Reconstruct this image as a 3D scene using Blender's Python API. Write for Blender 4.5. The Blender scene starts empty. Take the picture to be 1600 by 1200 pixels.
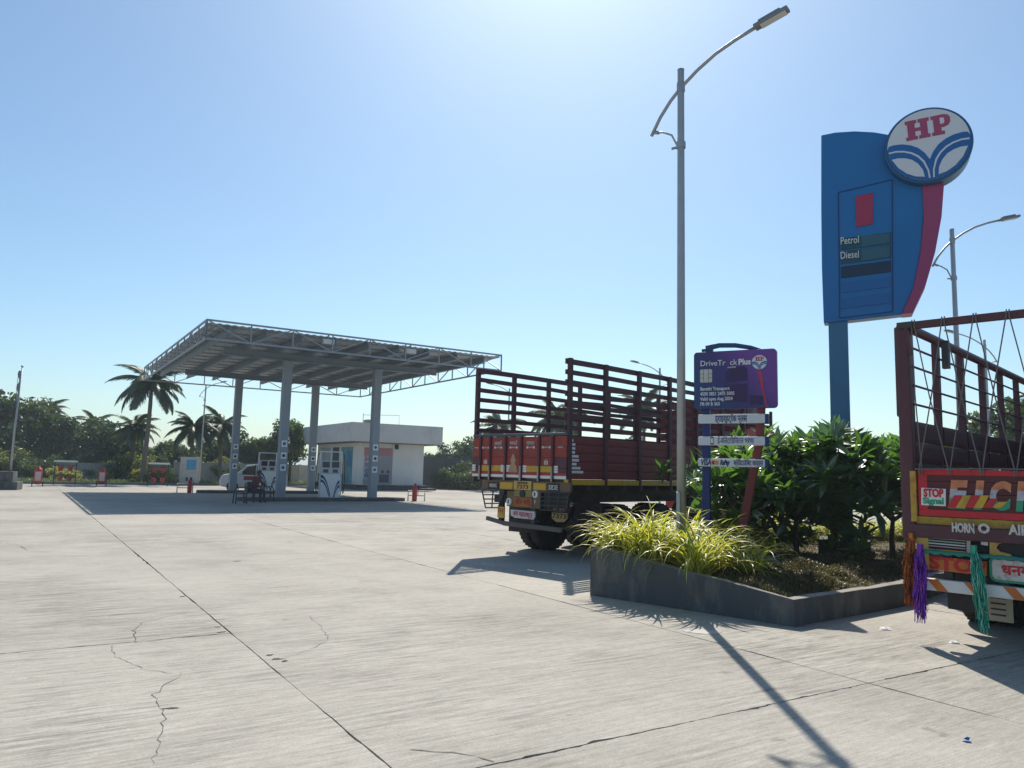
import bpy, bmesh, math, random
import numpy as np
from mathutils import Vector, Matrix
R_ = random.Random(11)
rng = np.random.default_rng(5)
scene = bpy.context.scene
COL = scene.collection
PI = math.pi

# ---------------------------------------------------------------- camera
FPX, PITCH, ROLL, CAMH = 1184.0, 0.1152, 0.0249, 1.6
cF = Vector((0, math.cos(PITCH), math.sin(PITCH)))
cU0 = Vector((1, 0, 0)).cross(cF)
cR = Vector((1, 0, 0)) * math.cos(ROLL) + cU0 * math.sin(ROLL)
cU = cR.cross(cF)
CAM = Vector((0, 0, CAMH))
cd = bpy.data.cameras.new('camera')
cd.sensor_fit = 'HORIZONTAL'; cd.sensor_width = 36.0; cd.lens = FPX / 1600 * 36.0
cd.clip_start = 0.1; cd.clip_end = 6000
cam = bpy.data.objects.new('camera', cd); COL.objects.link(cam)
cam.matrix_world = Matrix(((cR.x, cU.x, -cF.x, 0), (cR.y, cU.y, -cF.y, 0), (cR.z, cU.z, -cF.z, CAMH), (0, 0, 0, 1)))
scene.camera = cam
# ---------------------------------------------------------------- sky, sun, exposure
SUN_AZ, SUN_EL = math.radians(3.6), math.radians(48.0)     # azimuth from +Y towards +X
w = bpy.data.worlds.new('World'); scene.world = w; w.use_nodes = True
nt = w.node_tree; bg = nt.nodes['Background']
sky = nt.nodes.new('ShaderNodeTexSky'); sky.sky_type = 'NISHITA'; sky.sun_disc = False
sky.sun_elevation = SUN_EL; sky.sun_rotation = SUN_AZ
sky.altitude = 100; sky.air_density = 1.05; sky.dust_density = 0.9; sky.ozone_density = 1.0
tint = nt.nodes.new('ShaderNodeMix'); tint.data_type = 'RGBA'; tint.blend_type = 'MULTIPLY'; tint.inputs[0].default_value = 1.0
tint.inputs[7].default_value = (.82, 1.0, 1.08, 1)      # the clear sky's even cyan cast
nt.links.new(sky.outputs[0], tint.inputs[6]); nt.links.new(tint.outputs[2], bg.inputs[0]); bg.inputs[1].default_value = 0.106
sd = bpy.data.lights.new('sun', 'SUN'); sd.energy = 5.0; sd.angle = math.radians(0.5); sd.color = (1.0, 0.93, 0.82)
sun = bpy.data.objects.new('sun', sd); COL.objects.link(sun)
sv = Vector((math.sin(SUN_AZ) * math.cos(SUN_EL), math.cos(SUN_AZ) * math.cos(SUN_EL), math.sin(SUN_EL)))
sun.rotation_euler = sv.to_track_quat('Z', 'Y').to_euler(); sun.location = (0, 0, 40)
scene.view_settings.view_transform = 'Standard'; scene.view_settings.look = 'None'
scene.view_settings.gamma = 1.0; scene.view_settings.use_curve_mapping = False
scene.view_settings.exposure = 0.15
scene.render.resolution_x = 1024; scene.render.resolution_y = 768

# ---------------------------------------------------------------- pixel helpers (photo pixel = direction)
def ray(x, y):
    return cF * FPX + cR * (x - 800) - cU * (y - 600)
def gnd(x, y, z=0.0):
    d = ray(x, y); t = (z - CAMH) / d.z
    return CAM + d * t
def at_depth(x, y, Y):
    d = ray(x, y); return CAM + d * (Y / d.y)
def on_plane(px, py, org, rz, yoff=0.0):
    """local (x, z) where the pixel's ray meets the vertical plane local y = yoff of a frame at org turned rz"""
    n = Vector((-math.sin(rz), math.cos(rz), 0)); ax = Vector((math.cos(rz), math.sin(rz), 0))
    o = Vector((org[0], org[1], 0)) + n * yoff
    d = ray(px, py); t = (o - CAM).dot(n) / d.dot(n); p = CAM + d * t
    return ((p - Vector((org[0], org[1], 0))).dot(ax), p.z)

TH = 0.567
UX = Vector((math.cos(TH), math.sin(TH), 0)); VX = Vector((-math.sin(TH), math.cos(TH), 0))

# ---------------------------------------------------------------- materials
MATS = {}
def M(name, col, rough=0.6, metal=0.0, var=0.12, scale=4.0, bump=0.0, bscale=40.0, dirt=None, damt=0.5, dscale=3.0, stretch=(1, 1, 1), spec=0.4, emis=None):
    if name in MATS: return MATS[name]
    m = bpy.data.materials.new(name); m.use_nodes = True
    n = m.node_tree.nodes; l = m.node_tree.links; b = n['Principled BSDF']
    b.inputs['Roughness'].default_value = rough; b.inputs['Metallic'].default_value = metal
    b.inputs['Specular IOR Level'].default_value = spec
    tc = n.new('ShaderNodeTexCoord'); mp = n.new('ShaderNodeMapping'); mp.inputs['Scale'].default_value = stretch
    l.new(tc.outputs['Object'], mp.inputs[0])
    nz = n.new('ShaderNodeTexNoise'); nz.inputs['Scale'].default_value = scale; nz.inputs['Detail'].default_value = 6
    l.new(mp.outputs[0], nz.inputs['Vector'])
    mx = n.new('ShaderNodeMix'); mx.data_type = 'RGBA'
    mx.inputs[6].default_value = (*[max(0, c * (1 - var)) for c in col], 1); mx.inputs[7].default_value = (*[min(1, c * (1 + var)) for c in col], 1)
    l.new(nz.outputs[0], mx.inputs[0]); out = mx.outputs[2]
    if dirt:
        n2 = n.new('ShaderNodeTexNoise'); n2.inputs['Scale'].default_value = dscale; n2.inputs['Detail'].default_value = 8; n2.inputs['Roughness'].default_value = .7
        l.new(mp.outputs[0], n2.inputs['Vector'])
        rp = n.new('ShaderNodeMapRange'); rp.inputs[1].default_value = .48; rp.inputs[2].default_value = .68; rp.inputs[4].default_value = damt
        l.new(n2.outputs[0], rp.inputs[0])
        m2 = n.new('ShaderNodeMix'); m2.data_type = 'RGBA'; m2.inputs[7].default_value = (*dirt, 1)
        l.new(rp.outputs[0], m2.inputs[0]); l.new(out, m2.inputs[6]); out = m2.outputs[2]
    l.new(out, b.inputs['Base Color'])
    if bump > 0:
        n3 = n.new('ShaderNodeTexNoise'); n3.inputs['Scale'].default_value = bscale; n3.inputs['Detail'].default_value = 5
        l.new(mp.outputs[0], n3.inputs['Vector'])
        bp = n.new('ShaderNodeBump'); bp.inputs['Strength'].default_value = bump; bp.inputs['Distance'].default_value = .02
        l.new(n3.outputs[0], bp.inputs['Height']); l.new(bp.outputs[0], b.inputs['Normal'])
    MATS[name] = m; return m
def leafmat(name, col, tcol, trans=0.4, var=0.35, scale=1.5, rough=.45, gloss=.08):
    if name in MATS: return MATS[name]
    m = bpy.data.materials.new(name); m.use_nodes = True
    n = m.node_tree.nodes; l = m.node_tree.links
    n.remove(n['Principled BSDF']); o = n['Material Output']
    tc = n.new('ShaderNodeTexCoord'); nz = n.new('ShaderNodeTexNoise'); nz.inputs['Scale'].default_value = scale; nz.inputs['Detail'].default_value = 4
    l.new(tc.outputs['Object'], nz.inputs['Vector'])
    oi = n.new('ShaderNodeObjectInfo'); ad = n.new('ShaderNodeMath'); ad.operation = 'MULTIPLY_ADD'; ad.inputs[1].default_value = .35; ad.inputs[2].default_value = -.17
    l.new(oi.outputs['Random'], ad.inputs[0]); a2 = n.new('ShaderNodeMath'); l.new(ad.outputs[0], a2.inputs[0]); l.new(nz.outputs[0], a2.inputs[1])
    def ramp(c):
        mx = n.new('ShaderNodeMix'); mx.data_type = 'RGBA'
        mx.inputs[6].default_value = (*[k * (1 - var) for k in c], 1); mx.inputs[7].default_value = (*[min(1, k * (1 + var)) for k in c], 1)
        l.new(a2.outputs[0], mx.inputs[0]); return mx.outputs[2]
    d = n.new('ShaderNodeBsdfDiffuse'); t = n.new('ShaderNodeBsdfTranslucent'); g = n.new('ShaderNodeBsdfGlossy'); g.inputs['Roughness'].default_value = rough
    l.new(ramp(col), d.inputs[0]); l.new(ramp(tcol), t.inputs[0])
    m1 = n.new('ShaderNodeMixShader'); m1.inputs[0].default_value = trans; l.new(d.outputs[0], m1.inputs[1]); l.new(t.outputs[0], m1.inputs[2])
    m2 = n.new('ShaderNodeMixShader'); m2.inputs[0].default_value = gloss; l.new(m1.outputs[0], m2.inputs[1]); l.new(g.outputs[0], m2.inputs[2])
    l.new(m2.outputs[0], o.inputs['Surface']); MATS[name] = m; return m

def concrete_mat():
    m = bpy.data.materials.new('broomed_concrete'); m.use_nodes = True
    n = m.node_tree.nodes; l = m.node_tree.links; b = n['Principled BSDF']
    tc = n.new('ShaderNodeTexCoord'); oi = n.new('ShaderNodeObjectInfo')
    rot = n.new('ShaderNodeMapping'); rot.inputs['Rotation'].default_value = (0, 0, -TH)
    l.new(tc.outputs['Object'], rot.inputs[0])
    def noise(scale, st, detail=6, rough=.6):
        mp = n.new('ShaderNodeMapping'); mp.inputs['Scale'].default_value = st; l.new(rot.outputs[0], mp.inputs[0])
        z = n.new('ShaderNodeTexNoise'); z.inputs['Scale'].default_value = scale; z.inputs['Detail'].default_value = detail; z.inputs['Roughness'].default_value = rough
        l.new(mp.outputs[0], z.inputs['Vector']); return z.outputs[0]
    def rng_(x, a, b_, c, d):
        r = n.new('ShaderNodeMapRange'); r.inputs[1].default_value = a; r.inputs[2].default_value = b_; r.inputs[3].default_value = c; r.inputs[4].default_value = d
        l.new(x, r.inputs[0]); return r.outputs[0]
    def mul(a, b_):
        q = n.new('ShaderNodeMath'); q.operation = 'MULTIPLY'
        for i, s in enumerate((a, b_)):
            if isinstance(s, float): q.inputs[i].default_value = s
            else: l.new(s, q.inputs[i])
        return q.outputs[0]
    big = noise(.16, (1, 1, 1), 4)                       # large patches of wear
    blot = noise(.9, (1, 1.6, 1), 8, .65)
    stre = noise(1.0, (1.5, 19, 1), 8, .78)                # broom streaks run along u
    fine = noise(1.0, (3, 75, 1), 3, .6)                 # tined lines
    grit = noise(55, (1, 1.5, 1), 6, .8)
    spk = noise(11, (1, 2.2, 1), 6, .75)
    mask = rng_(big, .42, .6, 0, 1)
    k = mul(rng_(stre, .43, .62, 0, 1), rng_(blot, .35, .60, .25, 1.0))
    k2 = mul(k, rng_(mask, 0, 1, .25, 1.0))
    c1 = n.new('ShaderNodeMix'); c1.data_type = 'RGBA'; c1.inputs[6].default_value = (.45, .42, .365, 1); c1.inputs[7].default_value = (.125, .118, .107, 1)
    l.new(mul(k2, .95), c1.inputs[0])
    c2 = n.new('ShaderNodeMix'); c2.data_type = 'RGBA'; c2.blend_type = 'MULTIPLY'; c2.inputs[0].default_value = 1
    l.new(c1.outputs[2], c2.inputs[6])
    tot = mul(mul(mul(rng_(grit, .3, .7, .72, 1.2), rng_(spk, .3, .7, .84, 1.12)), rng_(fine, .35, .65, .86, 1.08)), rng_(noise(.5, (1, 1, 1), 5), .3, .7, .86, 1.1))
    tot = mul(tot, rng_(oi.outputs['Random'], 0, 1, .93, 1.05))
    tot = mul(tot, rng_(noise(.33, (1, 1, 1), 7, .7), .56, .72, 1.0, .74))       # broad worn patches
    tot = mul(tot, rng_(noise(2.3, (1, 1, 1), 3, .5), .70, .76, 1.0, .62))        # oil drips
    tot = mul(tot, rng_(noise(.7, (1, .12, 1), 5, .6), .60, .72, 1.0, .86))       # tyre paths along the slabs
    cc = n.new('ShaderNodeCombineColor')
    for i in range(3): l.new(tot, cc.inputs[i])
    l.new(cc.outputs[0], c2.inputs[7]); l.new(c2.outputs[2], b.inputs['Base Color'])
    b.inputs['Roughness'].default_value = .82; b.inputs['Specular IOR Level'].default_value = .25
    bp = n.new('ShaderNodeBump'); bp.inputs['Strength'].default_value = .5; bp.inputs['Distance'].default_value = .006
    hh = n.new('ShaderNodeMath'); l.new(fine, hh.inputs[0]); l.new(mul(grit, .5), hh.inputs[1])
    l.new(hh.outputs[0], bp.inputs['Height']); l.new(bp.outputs[0], b.inputs['Normal'])
    MATS['concrete'] = m; return m
CONC = concrete_mat()

# ---------------------------------------------------------------- mesh helpers
class MB:
    def __init__(s): s.v = []; s.f = []; s.m = []
    def add(s, vs, fs, mi=0):
        o = len(s.v); s.v.extend([tuple(p) for p in vs]); s.f.extend([tuple(i + o for i in f) for f in fs]); s.m.extend([mi] * len(fs)); return s
    def box(s, c, d, mi=0, rz=0.0, rx=0.0, ry=0.0):
        hx, hy, hz = d[0] / 2, d[1] / 2, d[2] / 2
        mt = Matrix.Translation(c) @ Matrix.Rotation(rz, 4, 'Z') @ Matrix.Rotation(ry, 4, 'Y') @ Matrix.Rotation(rx, 4, 'X')
        vs = [mt @ Vector((x, y, z)) for x in (-hx, hx) for y in (-hy, hy) for z in (-hz, hz)]
        return s.add(vs, [(0, 1, 3, 2), (4, 6, 7, 5), (0, 4, 5, 1), (2, 3, 7, 6), (0, 2, 6, 4), (1, 5, 7, 3)], mi)
    def b2(s, x0, x1, y0, y1, z0, z1, mi=0):
        return s.box(((x0 + x1) / 2, (y0 + y1) / 2, (z0 + z1) / 2), (abs(x1 - x0), abs(y1 - y0), abs(z1 - z0)), mi)
    def beam(s, p, q, wd, ht, mi=0):
        p = Vector(p); q = Vector(q); d = (q - p); L = d.length; d.normalize()
        up = Vector((0, 0, 1)) if abs(d.z) < .95 else Vector((1, 0, 0))
        a = d.cross(up).normalized(); b = a.cross(d)
        vs = []
        for e in (p, q):
            for i, j in ((-1, -1), (1, -1), (1, 1), (-1, 1)): vs.append(e + a * (i * wd / 2) + b * (j * ht / 2))
        return s.add(vs, [(3, 2, 1, 0), (4, 5, 6, 7), (0, 1, 5, 4), (1, 2, 6, 5), (2, 3, 7, 6), (3, 0, 4, 7)], mi)
    def tube(s, pts, r, n=8, mi=0, caps=True):
        pts = [Vector(p) for p in pts]; k = len(pts); rs = r if isinstance(r, (list, tuple)) else [r] * k
        vs = []; prev = None
        for i, p in enumerate(pts):
            d = (pts[min(i + 1, k - 1)] - pts[max(i - 1, 0)]).normalized()
            if prev is None:
                up = Vector((0, 0, 1)) if abs(d.z) < .9 else Vector((1, 0, 0)); a = d.cross(up).normalized()
            else: a = (prev - d * prev.dot(d)).normalized()
            prev = a; b = d.cross(a)
            for j in range(n):
                t = 2 * PI * j / n; vs.append(p + a * (math.cos(t) * rs[i]) + b * (math.sin(t) * rs[i]))
        fs = [(i * n + j, i * n + (j + 1) % n, (i + 1) * n + (j + 1) % n, (i + 1) * n + j) for i in range(k - 1) for j in range(n)]
        if caps: fs += [tuple(range(n - 1, -1, -1)), tuple((k - 1) * n + j for j in range(n))]
        return s.add(vs, fs, mi)
    def prism(s, pts, y0, y1, mi=0, plane='xz'):
        """extrude a 2-D outline; plane xz: along y, xy: along z, yz: along x"""
        k = len(pts)
        area = sum(pts[i][0] * pts[(i + 1) % k][1] - pts[(i + 1) % k][0] * pts[i][1] for i in range(k))
        if area < 0: pts = pts[::-1]
        def P(a, b, c): return (a, c, b) if plane == 'xz' else ((a, b, c) if plane == 'xy' else (c, a, b))
        vs = [P(a, b, y0) for a, b in pts] + [P(a, b, y1) for a, b in pts]
        fs = [tuple(range(k)), tuple(range(2 * k - 1, k - 1, -1))] + [((i + 1) % k, i, i + k, (i + 1) % k + k) for i in range(k)]
        if plane != 'xz': fs = [f[::-1] for f in fs]
        return s.add(vs, fs, mi)
    def lathe(s, prof, n=24, axis='z', c=(0, 0, 0), mi=0):
        """prof: (radius, height) pairs"""
        vs = []; k = len(prof)
        for r, h in prof:
            for j in range(n):
                t = 2 * PI * j / n; a, b = r * math.cos(t), r * math.sin(t)
                p = (a, b, h) if axis == 'z' else ((a, h, b) if axis == 'y' else (h, a, b))
                vs.append((p[0] + c[0], p[1] + c[1], p[2] + c[2]))
        fs = [(i * n + j, i * n + (j + 1) % n, (i + 1) * n + (j + 1) % n, (i + 1) * n + j) for i in range(k - 1) for j in range(n)]
        fs += [tuple(range(n - 1, -1, -1)), tuple((k - 1) * n + j for j in range(n))]
        if axis == 'y': fs = [f[::-1] for f in fs]
        return s.add(vs, fs, mi)
    def mesh(s, name, mats, smooth=False):
        me = bpy.data.meshes.new(name); me.from_pydata([tuple(map(float, p)) for p in s.v], [], s.f)
        for mt in (mats if isinstance(mats, (list, tuple)) else [mats]): me.materials.append(mt)
        me.polygons.foreach_set('material_index', s.m)
        if smooth: me.polygons.foreach_set('use_smooth', [True] * len(s.f))
        me.update(); return me
    def obj(s, name, mats, parent=None, smooth=False, bev=0.0, loc=None, rz=None):
        return link(name, s.mesh(name, mats, smooth), parent, bev, loc, rz)
def link(name, me, parent=None, bev=0.0, loc=None, rz=None):
    o = bpy.data.objects.new(name, me); COL.objects.link(o)
    if parent is not None: o.parent = parent
    if loc is not None: o.location = loc
    if rz is not None: o.rotation_euler = (0, 0, rz)
    if bev > 0:
        bm = o.modifiers.new('bevel', 'BEVEL'); bm.width = bev; bm.segments = 2; bm.limit_method = 'ANGLE'; bm.angle_limit = math.radians(40)
    return o
def tag(o, label, cat, group=None, kind=None):
    o['label'] = label; o['category'] = cat
    if group: o['group'] = group
    if kind: o['kind'] = kind
    return o
def thing(name, label, cat, loc=(0, 0, 0), rz=0.0, group=None):
    o = bpy.data.objects.new(name, None); COL.objects.link(o); o.empty_display_size = .2
    o.location = loc; o.rotation_euler = (0, 0, rz); return tag(o, label, cat, group)
def struct(o): o['kind'] = 'structure'; return o
def dup(root, loc, rz=None, scale=None, label=None, group=None):
    r = root.copy(); COL.objects.link(r); r.location = loc
    if rz is not None: r.rotation_euler = (0, 0, rz)
    if scale is not None: r.scale = (scale,) * 3 if not isinstance(scale, tuple) else scale
    if label: r['label'] = label
    if group: r['group'] = group
    for ch in root.children:
        c = ch.copy(); COL.objects.link(c); c.parent = r
        for g in ch.children:
            d = g.copy(); COL.objects.link(d); d.parent = c
    return r
TXT = {}
def text(body, size, mat, parent, x, y, z, name='lettering', align='CENTER', shear=0.0, width=None, bold=0.0, ext=.003, sp=1.0, rz=None, tilt=0.0):
    """lettering in the local xz-plane facing -y, centred at (x, z), fitted to width if given"""
    cu = bpy.data.curves.new('t', 'FONT'); cu.body = body; cu.size = size; cu.align_x = align; cu.align_y = 'CENTER'
    cu.shear = shear; cu.offset = bold; cu.extrude = ext; cu.space_character = sp; cu.resolution_u = 3
    ob = bpy.data.objects.new('t', cu); COL.objects.link(ob)
    dg = bpy.context.evaluated_depsgraph_get(); me = bpy.data.meshes.new_from_object(ob.evaluated_get(dg))
    bpy.data.objects.remove(ob); bpy.data.curves.remove(cu)
    n = len(me.vertices); a = np.zeros(n * 3); me.vertices.foreach_get('co', a); a = a.reshape(-1, 3)
    if n and width:
        wd = a[:, 0].max() - a[:, 0].min(); a[:, 0] *= width / max(wd, 1e-6)
    b = np.stack([a[:, 0], -a[:, 2], a[:, 1]], 1)
    if tilt: 
        ct, st = math.cos(tilt), math.sin(tilt); b = np.stack([b[:, 0] * ct - b[:, 2] * st, b[:, 1], b[:, 0] * st + b[:, 2] * ct], 1)
    me.vertices.foreach_set('co', b.ravel()); me.materials.clear(); me.materials.append(mat); me.update()
    return link(name, me, parent, 0, (x, y, z))

# ---------------------------------------------------------------- shared materials
GALV = M('galvanised_steel', (.36, .38, .40), .45, .6, .15, 6, .1, 60)
STEELP = M('grey_painted_steel', (.26, .31, .36), .5, .1, .1, 3, dirt=(.25, .22, .2), damt=.35)
DARKST = M('dark_steel', (.045, .045, .05), .55, .2, .2, 6, dirt=(.14, .11, .08), damt=.5)
RUBBER = M('tyre_rubber', (.022, .022, .023), .85, 0, .25, 5, .3, 50, dirt=(.10, .09, .075), damt=.4)
BLACK = M('black_paint', (.02, .02, .022), .5, 0, .2, 5)
WHITE = M('white_paint', (.74, .74, .72), .5, 0, .05, 2, dirt=(.45, .42, .37), damt=.35)
WHITE2 = M('white_print', (.78, .78, .76), .45, 0, .04, 2)
SCUFF = M('scuffed_white_paint', (.62, .60, .56), .6, 0, .15, 9, dirt=(.26, .18, .15), damt=.85, dscale=16)
WALLW = M('white_render', (.76, .75, .72), .8, 0, .05, 1.2, .1, 30, dirt=(.5, .47, .42), damt=.25, dscale=.8)
RED = M('red_paint', (.42, .035, .028), .5, 0, .2, 5, dirt=(.12, .05, .04), damt=.5)
MAROON = M('maroon_board', (.20, .026, .028), .6, 0, .25, 5, .15, 20, dirt=(.07, .035, .03), damt=.65, stretch=(.6, .6, 4))
BROWNP = M('brown_purple_paint', (.10, .032, .042), .5, 0, .2, 5, dirt=(.05, .03, .03), damt=.5)
YELLOW = M('yellow_paint', (.62, .36, .03), .5, 0, .15, 6, dirt=(.2, .13, .06), damt=.6, dscale=6)
ORANGE = M('orange_paint', (.62, .17, .025), .5, 0, .15, 6, dirt=(.2, .1, .05), damt=.4, dscale=6)
OLIVE = M('worn_brown_metal', (.16, .10, .05), .6, 0, .3, 7, dirt=(.05, .04, .03), damt=.6)
GREEN = M('green_paint', (.03, .30, .17), .5, 0, .15, 5)
TEAL = M('teal_paint', (.02, .20, .17), .5, 0, .15, 5)
BLUEP = M('deep_blue_sign', (.008, .16, .43), .35, 0, .08, 1.5)
NAVY = M('navy_print', (.012, .03, .16), .45, 0, .08, 3)
BLUEB = M('logo_blue', (.01, .13, .38), .4, 0, .06, 3)
PINKR = M('logo_red', (.40, .06, .14), .4, 0, .06, 3)
SWOOSH = M('swoosh_red', (.36, .05, .15), .4, 0, .1, 2)
GLASSD = M('dark_glass', (.02, .03, .035), .08, 0, .1, 2, spec=.6)
SKIN = M('brown_skin', (.22, .11, .065), .6, 0, .1, 8)
TRUNK = M('bark', (.11, .085, .06), .9, 0, .3, 6, .5, 25)
PTRUNK = M('palm_bark', (.17, .145, .115), .9, 0, .25, 10, .5, 30, stretch=(1, 1, 4))
L_DARK = leafmat('leaf_dark', (.040, .075, .022), (.08, .14, .025), .3)
L_MID = leafmat('leaf_mid', (.060, .10, .028), (.13, .20, .03), .35)
L_YEL = leafmat('leaf_yellow', (.20, .21, .03), (.45, .45, .05), .45)
L_PALM = leafmat('leaf_palm', (.050, .085, .030), (.10, .15, .03), .35)
L_PLUM = leafmat('leaf_plumeria', (.050, .115, .030), (.15, .33, .03), .45, .3, 3, .35, .14)
BL_G = leafmat('blade_green', (.09, .18, .025), (.26, .42, .03), .45, .3, 4, .4, .1)
BL_Y = leafmat('blade_yellow', (.50, .46, .06), (.82, .76, .08), .5, .2, 4, .4, .1)
L_GRASS = leafmat('lawn_grass', (.07, .12, .03), (.16, .24, .04), .4)
L_DRY = leafmat('dry_grass', (.10, .095, .03), (.20, .17, .04), .35, .6, 3.0)
SOIL = M('soil', (.10, .075, .05), .95, 0, .35, 4, .6, 30, dirt=(.17, .14, .08), damt=.7, dscale=6)

# ================================================================= GROUND
gm = MB(); S = 3000
gm.add([(-S, -S, -.06), (S, -S, -.06), (S, S, -.06), (-S, S, -.06)], [(0, 1, 2, 3)])
struct(gm.obj('ground', M('dry_field_soil', (.17, .15, .08), .95, 0, .3, .05, .3, 2, dirt=(.09, .12, .04), damt=.7, dscale=.03)))
def uv(u, v, z=0): p = UX * u + VX * v; return (p.x, p.y, z)
fb = MB(); fb.add([uv(-62, -22, -.03), uv(66, -22, -.03), uv(66, 75, -.03), uv(-62, 75, -.03)], [(0, 1, 2, 3)])
fore = struct(fb.obj('concrete_forecourt', M('joint_filler', (.085, .08, .072), .95, 0, .3, 6)))
def ragged(a, b, n, amp, seed):
    r = random.Random(seed); out = []; off = 0
    for i in range(n):
        t = i / n; off = off * .6 + r.uniform(-amp, amp)
        if r.random() < .05: off += abs(amp) * 3.0
        d = (b - a).normalized(); nn = Vector((-d.y, d.x)); k = 0 if i == 0 else off
        out.append(a + (b - a) * t + nn * k)
    return out
def slab(u0, u1, v0, v1, near):
    g = .0065; n = 110 if near else 2
    cs = [Vector((u0 + g, v0 + g)), Vector((u1 - g, v0 + g)), Vector((u1 - g, v1 - g)), Vector((u0 + g, v1 - g))]
    pts = []
    for i in range(4): pts += ragged(cs[i], cs[(i + 1) % 4], n, .0045 if near else 0, hash((round(u0, 2), round(v0, 2), i)) & 0xffff)
    m = MB(); k = len(pts)
    vs = [uv(p.x, p.y, 0) for p in pts] + [uv(p.x, p.y, -.05) for p in pts]
    m.add(vs, [tuple(range(k))] + [((i + 1) % k, i, i + k, (i + 1) % k + k) for i in range(k)])
    return m.obj('slab', CONC, fore)
for iu in range(-15, 16):
    u0 = 1.8 + 4 * iu
    st = 7.72 if iu < 0 else 3.72
    ln = 12.0 if iu < 0 else 18.0
    v = st - ln * 2
    while v < 74:
        p = UX * (u0 + 2) + VX * (v + ln / 2)
        near = p.length < 26
        if v + ln > -16: slab(u0, u0 + 4, max(v, -21.5), min(v + ln, 74.5), near)
        v += ln
# cracks: thin dark fissures, traced on the ground
CRK = M('crack_dark', (.10, .092, .082), .95, 0, .3, 20)
def crack(pix, wid, seed):
    r = random.Random(seed); P = [gnd(x, y) for x, y in pix]; pts = []
    for a, b in zip(P[:-1], P[1:]):
        k = max(2, int((b - a).length / .06))
        for i in range(k):
            q = a.lerp(b, i / k); pts.append(q + Vector((r.gauss(0, .012), r.gauss(0, .012), 0)))
    m = MB(); vs = []
    for i, p in enumerate(pts):
        d = (pts[min(i + 1, len(pts) - 1)] - pts[max(i - 1, 0)]).normalized(); nn = Vector((-d.y, d.x, 0)); h = wid * r.uniform(.15, .75) / 2
        vs += [p + nn * h + Vector((0, 0, .003)), p - nn * h + Vector((0, 0, .003))]
    m.add(vs, [(2 * i, 2 * i + 1, 2 * i + 3, 2 * i + 2) for i in range(len(pts) - 1)])
    return m.obj('crack', CRK, fore)
crack([(350, 987), (212, 1005), (208, 985), (225, 972), (296, 957)], .012, 1)
crack([(172, 1008), (185, 1028), (228, 1046), (285, 1053), (268, 1066), (243, 1085), (247, 1105), (262, 1120), (250, 1150), (236, 1200)], .010, 2)
crack([(640, 1173), (700, 1176), (740, 1182), (790, 1194)], .014, 3)
crack([(440, 1030), (482, 1016), (515, 1000), (500, 978), (480, 960)], .007, 4)
crack([(0, 848), (30, 852), (42, 860)], .02, 5)
for (px, py, sx, sy) in ((432, 1030, .07, .035), (268, 1107, .06, .02), (286, 932, .07, .03), (370, 877, .09, .04), (445, 1033, .06, .03), (345, 988, .05, .03), (420, 1024, .05, .04), (340, 980, .04, .02)):
    p = gnd(px, py); m = MB(); r = random.Random(px)
    m.prism([(math.cos(t) * sx * r.uniform(.25, 1), math.sin(t) * sy * r.uniform(.25, 1)) for t in np.linspace(0, 2 * PI, 15)[:-1]], .001, .0035, 0, 'xy')
    m.obj('spalled_chip', CRK, fore, loc=(p.x, p.y, 0), rz=r.uniform(0, 2))

# ================================================================= PLANTER
N_, L_, B_, R2_, B2_, RR_ = (Vector((3.13, 8.47)), Vector((1.10, 10.30)), Vector((5.3, 17.0)), Vector((9.0, 14.0)), Vector((9.8, 18.6)), Vector((5.13, 10.02)))
poly = [L_, N_, RR_, R2_, B2_, B_]
def wall_top(p):
    t = max(0, min(1, (p - N_).dot(L_ - N_) / (L_ - N_).length_squared))
    fr = (p - N_).dot(Vector((.667, .745)))   # distance inwards from the front wall
    return .29 + .36 * t * math.exp(-max(0, fr) / 2.2)
def soil_z(x, y): return wall_top(Vector((x, y))) - .05
pl = MB(); k = len(poly); TH_W = .14
cen = sum(poly, Vector((0, 0))) / k
inner = []
for i in range(k):
    a, b, c = poly[i - 1], poly[i], poly[(i + 1) % k]
    d1 = (b - a).normalized(); d2 = (c - b).normalized(); n1 = Vector((-d1.y, d1.x)); n2 = Vector((-d2.y, d2.x))
    bis = (n1 + n2).normalized(); inner.append(b + bis * (TH_W / max(.3, bis.dot(n1))))
outer_s, inner_s = [], []
for i in range(k):
    n = max(2, int((poly[(i + 1) % k] - poly[i]).length / .35))
    for j in range(n):
        outer_s.append(poly[i].lerp(poly[(i + 1) % k], j / n)); inner_s.append(inner[i].lerp(inner[(i + 1) % k], j / n))
q = len(outer_s); vs = []
rr = random.Random(3)
for o, i_ in zip(outer_s, inner_s):
    h = wall_top(o) + rr.uniform(-.006, .006)
    vs += [(o.x, o.y, -.02), (o.x, o.y, h), (i_.x, i_.y, h + rr.uniform(-.006, .006)), (i_.x, i_.y, .1)]
fs = []
for i in range(q):
    a, b = 4 * i, 4 * ((i + 1) % q)
    for j in range(3): fs.append((a + j, b + j, b + j + 1, a + j + 1))
pl.add(vs, fs); pl.m = [1 if i % 3 == 1 else 0 for i in range(len(fs))]
planter = thing('planter', 'long raised planter bed with dark grey rendered wall around the sign and pole', 'planter')
PLW = M('grey_rendered_wall', (.075, .082, .088), .85, 0, .3, 2.5, .3, 25, dirt=(.19, .18, .16), damt=.75, dscale=3.2, stretch=(1, 1, .35))
pl.obj('wall', [PLW, M('bare_cement_top', (.30, .285, .26), .9, 0, .25, 4, .3, 30, dirt=(.12, .11, .09), damt=.6)], planter, bev=.012)
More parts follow.
